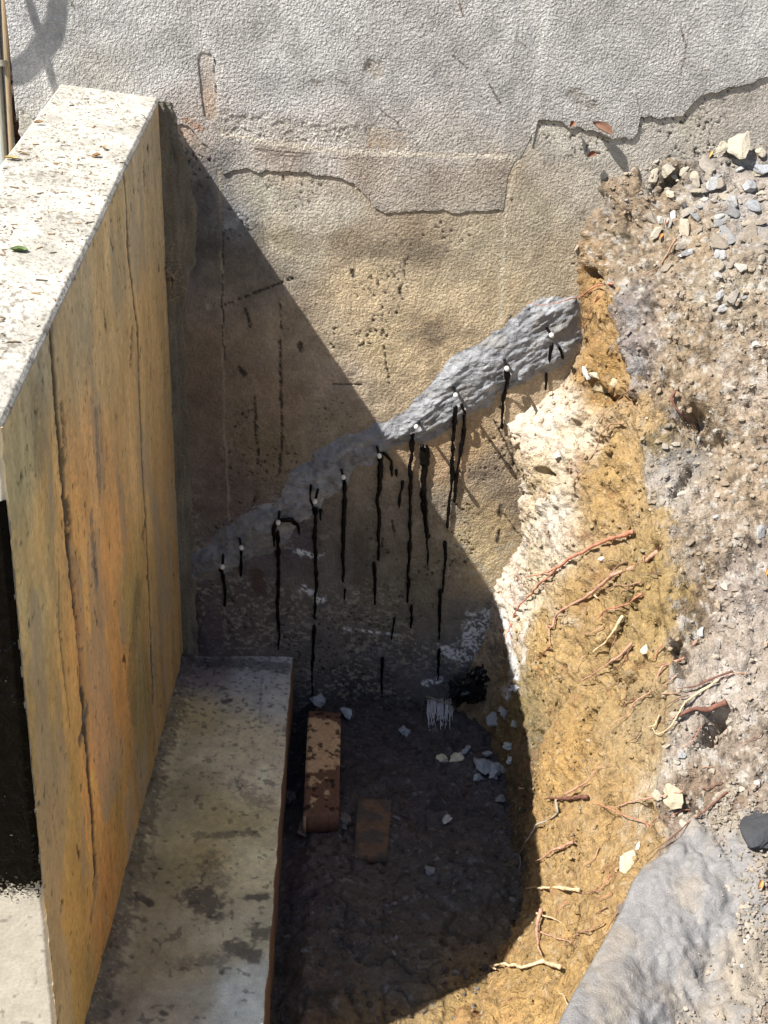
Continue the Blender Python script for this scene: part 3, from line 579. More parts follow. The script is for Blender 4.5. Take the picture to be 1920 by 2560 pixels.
# chalky white lumps of spilled mortar on the mound, roots' rusty stains
wh = sm(.52, .60, fbm(x, y, z, s=18, o=4, seed=217)) * mound; cb = cb * (1 - .6 * wh[:, None]) + np.array([.50, .46, .41]) * .6 * wh[:, None]
cb *= np.where(gravel > .5, 1.0, 1.0)[:, None]
sp_ = sm(.60, .66, fbm(x, y, z, s=85, o=3, seed=221)); cb *= 1 - (.22 + .3 * gravel[:, None]) * sp_[:, None]
wp_ = sm(.64, .69, fbm(x, y, z, s=95, o=3, seed=222)) * (.3 + .7 * gravel); cb = cb * (1 - .6 * wp_[:, None]) + np.array([.44, .41, .36]) * .6 * wp_[:, None]
rs = sm(.64, .70, fbm(x, y, z, s=20, o=4, seed=218)) * (1 - gravel); cb = cb * (1 - .35 * rs[:, None]) + np.array([.20, .09, .045]) * .35 * rs[:, None]
wg = sm(.62, .68, fbm(x, y, z, s=45, o=4, seed=219)) * gravel; cb = cb * (1 - .6 * wg[:, None]) + np.array([.42, .40, .37]) * .6 * wg[:, None]
dk = sm(.66, .72, fbm(x, y, z, s=34, o=4, seed=220)) * gravel; cb *= 1 - .35 * dk[:, None]
pp_ = sm(.50, .60, fbm(x, y, z, s=5, o=4, seed=231)) * gravel; cb = cb * (1 - .45 * pp_[:, None]) + np.array([.33, .285, .245]) * .45 * pp_[:, None]
for pts_, rad_, col_, st_ in [([(1650,1160),(1700,1120),(1750,1160)], .035, (.13, .13, .13), .75), ([(1570,760),(1590,810)], .02, (.22, .215, .22), .7), ([(1590,900),(1600,960)], .022, (.24, .235, .235), .7), ([(1650,1180),(1700,1230)], .03, (.34, .32, .30), .5),
                              ([(1450,430),(1490,470),(1520,510)], .025, (.12, .10, .08), .6), ([(1640,425),(1690,440),(1730,410)], .022, (.08, .07, .055), .8), ([(1890,350),(1905,360)], .02, (.05, .045, .04), .9), ([(1760,480),(1850,540),(1900,600)], .05, (.25, .25, .26), .6), ([(1195,1530),(1260,1545),(1285,1600)], .028, (.62, .66, .72), .8), ([(1285,1640),(1290,1700),(1270,1740)], .022, (.62, .66, .72), .8), ([(1230,1625),(1270,1640)], .02, (.12, .11, .10), .9),
                              ([(1440,1560),(1330,1500)], .02, (.50, .46, .40), .35), ([(1285,1450),(1310,1560),(1305,1650)], .018, (.50, .47, .43), .75), ([(1700,1900),(1600,1990),(1580,2100)], .03, (.45, .42, .36), .45), ([(1830,1650),(1800,1750)], .03, (.45, .42, .39), .6)]:
    q_, m_ = near_stroke(pts_, rad_); m_ = (m_ * st_ * sm(.3, .5, fbm(x[q_], y[q_], z[q_], s=50, o=3, seed=232)))[:, None]; cb[q_] = cb[q_] * (1 - m_) + np.array(col_) * m_
bk = make('soil_bank', P, bank_f, M_CLAY, None, cb); tag(bk, kind='structure')

# ------------------------------------------------------------------ trench floor
gx = np.concatenate([np.arange(XF - .03, .75, .005)]); gy = np.concatenate([np.arange(.03, -1.75, -.005), np.arange(-1.75, -4.2, -.04)])
A, B = np.meshgrid(gy, gx, indexing='ij'); x, y = B.ravel(), A.ravel()
z = (fbm(x, y, s=5, o=4, seed=230) - .5) * .05 + (fbm(x, y, s=24, o=4, seed=231) - .5) * .03 + (fbm(x, y, s=80, o=3, seed=232) - .5) * .012 - .012
z -= .05 * sm(-.03, -.115, x) * 1.0; z += .04 * sm(-1.1, -1.7, y)
crk = sm(.035, .0, np.abs(fbm(x, y, s=9, o=3, seed=233) - .5)); z -= crk * .008
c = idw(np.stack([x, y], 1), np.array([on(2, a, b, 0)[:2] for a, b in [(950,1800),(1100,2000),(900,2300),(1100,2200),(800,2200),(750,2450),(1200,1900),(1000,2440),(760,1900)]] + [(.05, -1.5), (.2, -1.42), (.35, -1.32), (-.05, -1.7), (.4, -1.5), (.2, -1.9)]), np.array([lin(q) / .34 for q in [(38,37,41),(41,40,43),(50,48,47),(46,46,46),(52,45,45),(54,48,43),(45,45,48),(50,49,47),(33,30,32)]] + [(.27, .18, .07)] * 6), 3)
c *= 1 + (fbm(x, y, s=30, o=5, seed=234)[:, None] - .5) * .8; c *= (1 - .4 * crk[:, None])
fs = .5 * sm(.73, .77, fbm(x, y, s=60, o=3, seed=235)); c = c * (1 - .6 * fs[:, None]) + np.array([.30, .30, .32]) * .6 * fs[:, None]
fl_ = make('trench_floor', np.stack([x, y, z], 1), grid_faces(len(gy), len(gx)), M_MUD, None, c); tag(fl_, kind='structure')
FB = BVHTree.FromPolygons(np.stack([x, y, z], 1).tolist(), grid_faces(len(gy), len(gx)).tolist())
def fhit(px, py):
    d_ = Vector(ray(px, py)).normalized(); r = FB.ray_cast(Vector(CAM), d_); r2 = BVH.ray_cast(Vector(CAM), d_)
    if r2[0] is not None and (r[0] is None or r2[3] < r[3]): r = r2
    return r[0]
# wide ground beyond, one sheet under everything
gx = np.linspace(-40, 40, 41); A, B = np.meshgrid(gx, gx, indexing='ij')
gd = make('ground', np.stack([B.ravel(), A.ravel() - 41.5 + 0 * B.ravel(), np.full(B.size, -.12)], 1), grid_faces(41, 41), material('far_ground', (.28, .23, .16), .95, [(3, O1, 5, .2, 0)], []), None)
tag(gd, kind='structure')

# ------------------------------------------------------------------ mortar repair band
root_m = empty('mortar_band', tuple([*wallpt(950, 1130)][:1] + [0] + [wallpt(950, 1130)[1]]))
tag(root_m, 'thick rough band of fresh grey mortar running diagonally across the wall', 'mortar')
BAND = [(460,1385),(520,1358),(550,1320),(600,1285),(650,1262),(700,1235),(722,1180),(760,1150),(820,1112),(870,1080),(930,1062),(985,1048),(1030,1000),(1062,970),(1108,905),(1150,880),(1190,862),(1215,838),(1285,792),(1325,752),(1385,728),(1450,735),(1456,800),(1458,860),(1432,902),(1400,928),(1345,942),(1300,972),(1255,985),(1235,1018),(1180,1042),(1130,1075),(1075,1108),(1010,1105),(965,1132),(935,1168),(885,1178),(860,1225),(815,1248),(790,1290),(735,1330),(690,1385),(640,1400),(600,1412),(570,1440),(530,1452),(470,1462)]
def bandcol(x, z):
    c = np.tile([.225, .225, .228], (len(x), 1)); sp3 = sm(.6, .68, fbm(x, z, s=60, o=3, seed=305)); c = c * (1 - .3 * sp3[:, None]); tn = sm(.55, .65, fbm(x, z, s=20, o=4, seed=306)); c = c * (1 - .35 * tn[:, None]) + np.array([.26, .23, .18]) * .35 * tn[:, None]; v = sm(.5, .65, fbm(x * 1.2 + z, z * 2 - x, s=12, o=4, seed=301)); c = c * (1 + v[:, None] * .35); 
    dk = sm(-.1, -.45, x)  # shaded left half of the band: some of its shade painted into the colour
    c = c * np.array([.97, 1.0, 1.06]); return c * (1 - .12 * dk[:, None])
patch('mortar_layer', BAND, .019, M_MORTAR, root_m, None, .003, 300, .05, .020, colfn=bandcol)

# ------------------------------------------------------------------ tubes
def tube(path, rad, seg=8, wob=0.0, seed=0, caps=True):
    path = np.array(path, float); n = len(path); rad = np.broadcast_to(rad, (n,)).astype(float)
    T = np.gradient(path, axis=0); T /= np.linalg.norm(T, axis=1, keepdims=True) + 1e-9
    up = np.array([0, 0, 1.]) if abs(T[0, 2]) < .9 else np.array([1., 0, 0])
    V = []
    a = np.arange(seg) * 2 * np.pi / seg
    for i in range(n):
        s = np.cross(T[i], up); s /= np.linalg.norm(s) + 1e-9; u = np.cross(s, T[i]); up = u
        V.append(path[i] + rad[i] * (np.cos(a)[:, None] * s + np.sin(a)[:, None] * u))
    V = np.concatenate(V)
    i = np.arange(n - 1)[:, None] * seg; j = np.arange(seg)[None]; j2 = (j + 1) % seg
    f = np.stack([i + j, i + j2, i + seg + j2, i + seg + j], -1).reshape(-1, 4)
    V = np.vstack([V, path[0], path[-1]]); a0 = len(V) - 2; k = np.arange(seg); k2 = (k + 1) % seg
    t1 = np.stack([np.full(seg, a0), k2, k], 1); t2 = np.stack([np.full(seg, a0 + 1), (n - 1) * seg + k, (n - 1) * seg + k2], 1)
    return V, [f, np.vstack([t1, t2])]
# ------------------------------------------------------------------ injection nipples with black drips
BANDW = [tuple(wallpt(*p)) for p in BAND]
def drip(name, pts_px, width, parent, seed, yoff=-.004, label=None):
    P = resample([[wallpt(*p)[0], yoff, wallpt(*p)[1]] for p in pts_px], .006)
    n = len(P); s = np.arange(n) * .006
    wob = fbm(s, s * 0, s=55, o=3, seed=seed)
    r = width * .92 * (.35 + 1.2 * wob) * np.linspace(1.15, .65, n); r[0] *= .6; r[-1] *= .3
    P[:, 0] += (fbm(s, s * 0, s=25, o=3, seed=seed + 2) - .5) * .008
    inb = inside(P[:, 0], P[:, 2], BANDW); dd, _ = seg_dist(P[:, 0], P[:, 2], BANDW + [BANDW[0]])
    yo = np.where(inb, -.006 - .030 * sm(0, .045, dd), yoff); yo = np.convolve(np.pad(yo, 2, mode='edge'), np.ones(5) / 5, 'valid')
    V, f = tube(P, r, 8); V = V.copy(); yo8 = np.concatenate([np.repeat(yo, 8), [yo[0], yo[-1]]]); V[:, 1] = yo8 + (V[:, 1] - yoff) * .6
    return make(name, under(parent, V) if parent else V, f, M_TAR, parent)
def band_y(px, py):
    return -.032
PK = [ # tip pixel, drips, label
 ((1380,840), [[(1375,850),(1368,900)], [(1366,930),(1362,975)], [(1392,860),(1404,892)]], 'topmost white nipple in the grey mortar, at its upper right end'),
 ((1268,924), [[(1262,915),(1264,960),(1256,1000),(1254,1072)]], 'white nipple on sunlit mortar with one long straight black drip under it'),
 ((1140,990), [[(1136,1005),(1134,1080),(1128,1200),(1118,1320)], [(1160,1030),(1158,1080),(1142,1180),(1136,1255)], [(1150,1000),(1164,1030)]], 'white nipple on sunlit mortar with two crooked long drips under it'),
 ((1040,1068), [[(1030,1075),(1030,1110),(1024,1160),(1026,1300),(1018,1505)], [(1062,1115),(1062,1250),(1070,1410)]], 'white nipple beside crumbs of white mortar, just right of the shadow edge'),
 ((949,1142), [[(950,1125),(952,1180),(943,1250),(948,1300),(945,1400)], [(935,1400),(938,1510)], [(958,1128),(978,1150),(981,1190)], [(992,1170),(992,1190)]], 'first white nipple in the shade, left of the shadow edge'),
 ((859,1195), [[(860,1185),(862,1240),(858,1320),(858,1455)]], 'shaded white nipple above a single thin straight drip'),
 ((787,1257), [[(776,1200),(778,1240),(784,1262)], [(788,1262),(788,1340),(790,1450),(786,1545)], [(800,1270),(801,1300)]], 'shaded white nipple with a thick long drip below and a stub of drip above'),
 ((695,1309), [[(700,1300),(692,1290),(684,1315),(686,1360)], [(697,1315),(697,1360),(696,1440),(694,1500),(696,1580)], [(700,1290),(730,1288),(745,1310),(750,1335)]], 'shaded white nipple framed by a loop of black resin'),
 ((604,1371), [[(606,1365),(604,1415),(603,1440)]], 'shaded white nipple with a short black drip, second from the wing wall'),
 ((556,1420), [[(556,1410),(560,1450),(564,1470),(562,1515)]], 'white nipple nearest the pale wing wall')]
for k, ((tx, ty), drips, lab) in enumerate(PK):
    Yt = -.10
    tip = on(1, tx, ty, Yt); r0 = empty('injection_nipple', tuple(tip + np.array([0, .05, 0])))
    tag(r0, lab, 'nipple', 'white injection nipples set in the mortar band')
    rk = np.random.default_rng(k); a = tip; b = tip + np.array([rk.normal() * .010, .105, rk.normal() * .008 + .004])
    V, f = tube([a + (b - a) * t for t in (.16, .3, .6, 1)], [.0042, .0046, .0046, .005], 10)
    make('nipple_shaft', under(r0, V), f, M_TAR, r0)
    V, f = tube([a + (b - a) * t for t in (-.02, .0, .05, .12, .15)], [.0040, .0062, .0072, .0070, .0040], 12)
    make('nipple_head', under(r0, V), f, M_PLASTIC_W, r0)
    for j, dp in enumerate(drips):
        inb = dp[0][1] < ty + 90
        drip('resin_drip', dp, .0075 if len(dp) > 3 else .006, r0, k * 11 + j, -.008)
for k, dp in enumerate([[(1113,1350),(1112,1400),(1106,1482)], [(1008,1200),(998,1240),(998,1270)], [(785,1560),(782,1640),(780,1740)], [(1102,1470),(1100,1530),(1098,1600)], [(956,1640),(953,1700),(955,1745)], [(985,1540),(980,1600)], [(1098,1620),(1096,1700)], [(697,1560),(698,1590),(697,1625)], [(862,1470),(860,1500)], [(1028,1510),(1026,1570)]]):
    drip('resin_drip', dp, .0055, root_h, 300 + k)
# thick smear beside the shadow edge
drip('resin_smear', [(1056,1110),(1060,1150),(1055,1200),(1062,1290),(1070,1345)], .0125, root_m, 77)
drip('resin_smear', [(1066,1112),(1064,1180),(1060,1240)], .009, root_m, 79)

# ------------------------------------------------------------------ stones
def rock_verts(sx, sy, sz, seed, sub=3, sharp=.22, flat=False):
    bm = bmesh.new(); bmesh.ops.create_icosphere(bm, subdivisions=sub, radius=1.0)
    V = np.array([v.co[:] for v in bm.verts]); f = np.array([[v.index for v in fc.verts] for fc in bm.faces]); bm.free()
    r = np.random.default_rng(seed)
    for _ in range(11):                                  # cut by planes -> angular chips
        n = r.normal(size=3); n /= np.linalg.norm(n); dd = .42 + .35 * r.random(); k = V @ n; m = k > dd; V[m] -= np.outer(k[m] - dd, n)
    V += (np.stack([vnoise(V[:, 0] * 2.5 + seed, V[:, 1] * 2.5, V[:, 2] * 2.5, seed=j) for j in range(3)], 1) - .5) * sharp
    V = (V - (V.max(0) + V.min(0)) / 2) / ((V.max(0) - V.min(0)) / 2)
    return V * np.array([sx, sy, sz]), f
def frame_from(n, ang):
    n = np.array(n); n /= np.linalg.norm(n); t = np.cross(n, [0, 1, 0]); t /= np.linalg.norm(t) + 1e-9; b = np.cross(n, t)
    ca, sa = math.cos(ang), math.sin(ang); t2 = ca * t + sa * b; b2 = np.cross(n, t2); return np.stack([t2, b2, n], 1)
def stone(name, px, py, w_mm, h_mm, t_mm, colour, label, cat='stone', group=None, ang=None, seed=None, floor=False, mat=None, tilt=0, sink=.25):
    if floor:
        p = fhit(px, py); n = Vector((0, 0, 1)); w_mm *= 1.4; h_mm *= 1.4; t_mm *= 1.25
    else: p, n = hit(px, py)
    if p is None: return None
    seed = seed if seed is not None else int(px * 7 + py)
    V, f = rock_verts(w_mm / 2000, h_mm / 2000, t_mm / 2000, seed, sharp=.6 if floor else .22)
    nn = np.array(n) * .5 + (np.array([-.2, -.6, .75]) if not floor else np.array([0, 0, 1])) * .5
    Rm = frame_from(nn + np.random.default_rng(seed).normal(size=3) * .12, ang if ang is not None else seed % 7)
    V = V @ Rm.T
    o = make(name, V, f, mat or M_STONE, None, np.tile(colour, (len(V), 1)) * (1 + (np.random.default_rng(seed).random((len(V), 1)) - .5) * .16), smooth=False)
    o.location = Vector(p) + Vector(nn).normalized() * (t_mm / 2000 * (1 - 2 * sink) + .002)
    if not floor or True: o.location.y = min(o.location.y, -float(V[:, 1].max()) - .004)
    tag(o, label, cat, group); return o
W_, G_, T_ = (.35, .315, .25), (.32, .32, .32), (.42, .36, .27)
for a in [
 (1832,368,95,62,22,W_,'largest flat cream stone plate on top of the bank against the house wall'),
 (1795,372,62,28,16,W_,'narrow cream stone sliver touching the left side of the largest cream plate'),
 (1902,383,34,24,14,W_,'small cream stone right of the largest cream plate, near the picture edge'),
 (1668,428,42,36,20,(.34,.31,.25),'pointed pale stone below the dark roots at the top of the bank'),
 (1638,434,30,24,16,(.33,.30,.24),'small pale stone left of the pointed pale one'),
 (1712,430,34,22,14,(.34,.31,.26),'wedge shaped pale stone right of the pointed pale one'),
 (1738,452,52,26,14,(.34,.30,.24),'long pale flake lying diagonally below the cream plates'),
 (1781,466,48,36,18,G_,'round shouldered grey stone in the upper gravel'),
 (1711,571,58,30,14,(.36,.30,.24),'oval beige stone plate casting a shadow on the upper slope'),
 (1640,585,50,22,12,W_,'white curved shard standing beside orange rust flakes'),
 (1684,540,44,18,12,(.55,.55,.54),'small white shard above the oval beige plate'),
 (1674,489,26,24,12,(.48,.40,.30),'small round buff pebble on the upper slope'),
 (1712,516,22,14,12,(.07,.07,.075),'small black pebble on the upper slope'),
 (1870,470,52,40,20,(.27,.275,.285),'blue grey stone at the upper right among other grey chips'),
 (1886,520,46,38,20,(.25,.26,.275),'grey stone chip near the right picture edge below the cream plates'),
 (1830,505,44,30,16,(.28,.28,.28),'flat grey chip leaning left in the upper gravel'),
 (1905,430,50,36,20,(.30,.31,.33),'grey block cut by the right picture edge at the top of the bank'),
 (1715,636,40,14,10,(.42,.42,.43),'thin pale grey sliver upright on the slope below the beige plate'),
 (1680,2000,62,44,30,(.40,.35,.25),'chunky cream lump of mortar among gravel and fine roots'),
 (1568,2160,62,40,26,(.42,.38,.27),'cream angular chunk at the tip of the grey sheet'),
 (1596,2118,26,14,12,(.45,.47,.42),'pale greenish flake just above the cream angular chunk'),
 (1900,2075,95,110,55,(.045,.047,.052),'dark charcoal lump half out of the picture at the lower right edge'),
 (1645,1990,26,20,12,(.38,.34,.26),'small cream stone left of the chunky mortar lump'),
 (1612,1625,24,20,12,(.52,.47,.38),'cream pebble below the crossing roots, right of the dark hole'),
 (1862,2350,30,22,12,(.42,.38,.34),'white chip on the lower right gravel'),
 (1846,2420,26,20,12,(.45,.47,.50),'bluish white chip on the lower right gravel'),
 (1893,1958,16,15,10,(.45,.38,.32),'small white square pebble right on the grey gravel'),
 (1468,932,44,22,10,(.50,.50,.50),'thin pale plate jutting out at the right end of the mortar band'),
 (1490,940,40,20,12,(.45,.40,.30),'tan flake beside the thin pale plate at the end of the mortar band'),
 (1500,975,48,40,36,(.40,.34,.22),'crumbly tan clod wedged above the dark hollow in the clay'),
 (1540,960,34,30,28,(.36,.30,.20),'tan clod right of the dark hollow in the clay'),
 (1395,1140,24,20,14,(.46,.46,.46),'round grey pebble stuck in the pale clay mound'),
 (1505,1400,20,16,12,(.48,.46,.42),'small grey pebble in the clay above the big root'),
 ]:
    stone('stone', *a, group='loose stones on the soil bank')
for k in range(40):      # other flakes nothing tells apart
    px, py = random.choice([(random.uniform(1620,1915), random.uniform(400,640)), (random.uniform(1700,1915), random.uniform(400,1100)), (random.uniform(1700,1910), random.uniform(1200,2500)), (random.uniform(1620,1900), random.uniform(1300,2400))])
    s_ = random.uniform(12, 30)
    if px > 1850 and 1950 < py < 2200: continue
    if py > 2120 and px < 1720: continue
    g_ = random.choice([(.34,.32,.29), (.30,.30,.30), (.38,.34,.28), (.30,.27,.22)])
    stone('stone', px, py, s_ * 1.3, s_ * .9, s_ * .5, g_, 'small pale grey chip scattered on the gravel slope', 'stone', 'small chips on the gravel slope', seed=k + 900)
for k in range(80):
    px = random.gauss(1810, 85); py = random.gauss(520, 100) + (px - 1820) * -.2
    if px > 1915 or px < 1600 or py < 400: continue
    s_ = random.choice([12, 15, 18, 22, 28, 36, 46]) * random.uniform(.8, 1.2); g_ = random.choice([(.20,.20,.20), (.24,.215,.185), (.27,.235,.19), (.21,.18,.145), (.25,.22,.18), (.23,.195,.155)])
    stone('stone', px, py, s_ * 1.3, s_ * .8, s_ * .28, g_, 'thin grey flake in the dense rubble at the top of the bank', 'stone', 'thin flakes in the upper rubble', seed=k + 3000, sink=.15)
# lumps in the trench
BL = (.32, .355, .40)
for a in [(795,1762,46,38,26,BL,'bluish white lump sitting on top end of the orange block'), (868,1790,42,28,22,(.34,.40,.46),'grey blue lump right of the top end of the orange block'),
          (1235,1810,58,40,26,BL,'large bluish mortar lump below the black plastic'), (1262,1790,34,28,22,BL,'pale lump touching the large bluish mortar lump below the black plastic'),
          (1105,1903,28,24,18,(.50,.50,.40),'leftmost yellowish lump of the row on the dark trench floor'), (1143,1900,40,30,22,(.58,.57,.45),'yellowish white lump second in the row on the trench floor'), (1165,1880,44,16,14,BL,'narrow pale sliver behind the yellowish lump'),
          (1210,1920,60,48,30,BL,'biggest bluish clump in the middle of the trench floor'), (1232,1940,42,34,24,BL,'lower bluish lump joined to the biggest clump'), (1218,1890,24,18,14,BL,'small lump above the biggest bluish clump'),
          (1275,1872,34,24,18,(.34,.38,.40),'angular grey stone at the foot of the shaded bank'), (1276,1908,30,22,16,(.40,.44,.47),'lower grey stone at the foot of the shaded bank'), (1290,1815,20,30,16,(.30,.32,.33),'upright grey stone at the foot of the bank below the black plastic'),
          (1117,2052,30,18,14,(.46,.47,.48),'lone pale curved chip in the middle of the dark floor'), (1010,1835,26,30,18,(.22,.26,.32),'dark blue grey lump left of the frayed fibre'), (1250,2005,24,20,16,(.20,.21,.23),'dim grey stone on the floor near the bank'),
          (1180,1585,30,22,14,BL,'pale bluish scrap at the wall foot above the black plastic'), (1150,1650,34,16,10,BL,'thin pale bluish scrap left of and above the black plastic'), (1285,1725,26,34,18,BL,'pale blue scrap right of the black plastic against the bank'), (1250,1925,34,40,18,BL,'bluish scrap at the right of the biggest clump'), (1195,1950,30,24,16,BL,'bluish scrap below left of the biggest clump'), (760,2080,50,30,26,(.16,.13,.11),'brown clod at the lower end of the orange block'), (860,2060,44,30,26,(.14,.13,.12),'brown clod right of the lower end of the orange block'), (1075,2180,22,26,14,(.2,.22,.24),'small grey stone low on the dark trench floor'), (725,2000,40,26,22,(.13,.11,.10),'brown clod in the gap beside the footing')]:
    stone('stone', *a, group='lumps on the trench floor', floor=True, sink=.15)

# gravel as uncountable stuff
def scatter(name, count, sel_fn, size, cols, Pall, Nall, seed, matl, flat=.55, local=None, mix=.5):
    r = np.random.default_rng(seed); wgt = sel_fn; wgt = wgt / wgt.sum()
    idx = r.choice(len(Pall), count, p=wgt)
    bm = bmesh.new(); bmesh.ops.create_icosphere(bm, subdivisions=1, radius=1.0)
    B0 = np.array([v.co[:] for v in bm.verts]); f0 = np.array([[v.index for v in fc.verts] for fc in bm.faces]); bm.free()
    nv = len(B0); V = B0[None] * (1 + (r.random((count, nv, 1)) - .5) * .7)
    sz = size[0] * (size[1] / size[0]) ** (r.random(count) ** 2.2)
    sc = sz[:, None] * np.stack([.8 + .7 * r.random(count), .6 + .5 * r.random(count), flat * (.6 + .8 * r.random(count))], 1)
    V = V * sc[:, None, :]
    n = Nall[idx] + r.normal(size=(count, 3)) * .35; n /= np.linalg.norm(n, axis=1, keepdims=True)
    t = np.cross(n, r.normal(size=(count, 3))); t /= np.linalg.norm(t, axis=1, keepdims=True); b = np.cross(n, t)
    Rm = np.stack([t, b, n], 2); V = np.einsum('cij,cvj->cvi', Rm, V) + (Pall[idx] + n * sz[:, None] * .15 + r.normal(size=(count, 3)) * .002)[:, None, :]
    f = f0[None] + (np.arange(count) * nv)[:, None, None]
    cc_ = np.array(cols)[r.integers(0, len(cols), count)] * (.7 + .6 * r.random((count, 1)))
    if local is not None: cc_ = cc_ * (1 - mix) + local[idx] * mix * (.8 + .45 * r.random((count, 1)))
    o = make(name, V.reshape(-1, 3), f.reshape(-1, 3), matl, None, np.repeat(cc_, nv, 0), smooth=False); tag(o, kind='stuff'); return o
x, y, z = P.T
area = np.linalg.norm(np.cross(np.gradient(P.reshape(nyb, nsb, 3), axis=1), np.gradient(P.reshape(nyb, nsb, 3), axis=0)), axis=2).ravel()
vis = (y > -2.3) & (x < 1.9)
gcol = [(.27,.235,.18), (.30,.26,.21), (.22,.18,.13), (.36,.32,.27), (.18,.155,.125), (.34,.31,.26), (.25,.24,.23), (.28,.22,.15), (.25,.21,.16), (.24,.20,.15)]
scatter('gravel', 15000, area * vis * np.clip(gravel, 0, 1) * (.12 + sm(.42, .64, fbm(x, y, z, s=7, o=4, seed=400))), (.0018, .010), gcol, P, Nn, 5, M_STONE, local=cb, mix=.6)
scatter('clay_crumbs', 5000, area * vis * (1 - gravel) * (.2 + sm(.45, .6, fbm(x, y, z, s=12, o=3, seed=401))) * (S > 1), (.0015, .008), [(.30,.21,.09), (.26,.17,.07), (.36,.27,.14), (.18,.12,.06), (.42,.36,.25)], P, Nn, 6, M_CLAY, .8, local=cb, mix=.65)
fx = np.random.default_rng(3)
fo = fl_.data; nvf = len(fo.vertices); arr = np.empty(nvf * 3, np.float32); fo.vertices.foreach_get('co', arr); FP = arr.reshape(-1, 3).astype(float); FN = np.tile([0, 0, 1.], (nvf, 1))
scatter('mud_crumbs', 2600, ((FP[:, 1] > -1.75) * 1.0) * (.15 + sm(.45, .62, fbm(FP[:, 0], FP[:, 1], s=9, o=3, seed=402))), (.002, .011), [(.09,.07,.06), (.07,.06,.055), (.11,.09,.08), (.10,.08,.06), (.16,.16,.17)], FP, FN, 8, M_MUD, .7)

# ------------------------------------------------------------------ roots
RC = {'red': (.40,.17,.11), 'pale': (.55,.42,.26), 'dark': (.15,.07,.05), 'brown': (.26,.16,.10), 'grey': (.32,.28,.23), 'pink': (.42,.235,.17)}
def root(pts, r0, r1, colk, label, group='thin roots sticking out of the clay bank', lift=.013, branches=(), part=False):
    W = []
    for q in pts:
        p, n = hit(q[0], q[1]) if len(q) == 2 else (None, None)
        if len(q) == 3: p = Vector(on(1, q[0], q[1], q[2])); W.append(np.array(p)); continue
        if p is None: continue
        W.append(np.array(p) + np.array(n) * lift)
    if len(W) < 2: return
    Q = resample(W, .006); s = np.arange(len(Q)) * .006; sd = int(pts[0][0] * 3 + pts[0][1])
    for k in range(3): Q[:, k] += (fbm(s, s * 0 + k * 5, s=22, o=3, seed=sd + k) - .5) * .010
    rr = np.linspace(r0, r1, len(Q)) * (.5 + .9 * fbm(s, s * 0, s=70, o=3, seed=sd + 9))
    tp = np.linspace(1, .0, len(Q)) ** .5; rr = rr * 1.0 * (.45 + .55 * tp); V, f = tube(Q, rr, 7)
    base = np.array(RC[colk]); c = np.tile(base, (len(V), 1)) * (1 + (fbm(V[:, 0], V[:, 1], V[:, 2], s=110, o=3, seed=4)[:, None] - .5) * 1.3)
    if part is not False: return make('root_branch', under(part, V), f, M_ROOT, part, c)
    if branches:
        e = empty('root', tuple(Q[0])); make('root_stem', under(e, V), f, M_ROOT, e, c); tag(e, label, 'root', group)
        for bb in branches: root(bb[0], bb[1], bb[2], bb[3] if len(bb) > 3 else colk, None, lift=lift, part=e)
        return e
    o = make('root', V, f, M_ROOT, None, c); tag(o, label, 'root', group); return o
root([(1590,1330),(1540,1345),(1480,1375),(1420,1410),(1370,1450),(1320,1500),(1285,1545),(1272,1605)], .0062, .003, 'red', 'long red root curving down from the gravel rim across the pale clay towards the trench', branches=[([(1400,1425),(1350,1440),(1300,1448)], .0028, .001, 'red'), ([(1290,1540),(1280,1570),(1283,1610)], .003, .0015, 'red')])
root([(1640,1375),(1590,1405),(1540,1440),(1500,1470),(1470,1490),(1420,1520),(1392,1550),(1390,1575),(1375,1570),(1380,1610)], .0065, .0032, 'pink', 'thickest pink root sloping down left with a hooked end in the middle of the clay', branches=[([(1570,1400),(1530,1425),(1495,1460)], .004, .002, 'brown'), ([(1480,1478),(1500,1500),(1495,1485)], .003, .002, 'pale'), ([(1610,1452),(1560,1460),(1500,1470),(1462,1470)], .0028, .0015, 'brown')])
root([(1378,1612),(1360,1630),(1345,1650)], .003, .0014, 'red', 'short red root tip below the hooked pink root')
root([(1612,1490),(1570,1505),(1530,1525),(1487,1555)], .0035, .0015, 'red', 'slim red root below and parallel to the thickest pink root')
root([(1555,1535),(1540,1560),(1525,1580),(1510,1605),(1492,1630)], .0055, .0035, 'pale', 'pale orange root curving down beside the dark crack in the clay')
root([(1590,1615),(1545,1650),(1500,1680),(1450,1715)], .0042, .0015, 'pink', 'pink root sloping down left below the pale orange one')
root([(1735,1600),(1700,1640),(1660,1680),(1620,1730),(1590,1770),(1560,1810),(1533,1828)], .0038, .0016, 'pink', 'very long thin straight root running from the gravel down left across lower clay')
root([(1790,1700),(1750,1740),(1710,1760),(1680,1810),(1650,1840),(1630,1830)], .0035, .002, 'pale', 'bleached split root end under the dark reddish root mass', branches=[([(1660,1790),(1640,1815),(1622,1822)], .003, .002, 'pale')])
root([(1820,1760),(1780,1765),(1740,1775),(1690,1790)], .008, .006, 'dark', 'thick dark red broken root lying over the black hole on the right')
root([(1840,1680),(1790,1690),(1740,1710),(1690,1720)], .004, .0015, 'dark', 'dark red thin root above the thick broken root')
root([(1700,970),(1672,1000),(1690,1040),(1730,1050),(1750,1085)], .0038, .0022, 'dark', 'dark crooked root in front of the black hole in the upper slope')
root([(1570,1062),(1540,1060),(1500,1085),(1490,1120),(1470,1160),(1440,1200),(1425,1250)], .0026, .0012, 'brown', 'fine brown root hanging down the upper clay, arched at its top')
root([(1590,975),(1550,990),(1520,1030),(1500,1060),(1480,1110)], .0028, .0012, 'brown', 'thin brown root crossing the clay just under the gravel crust')
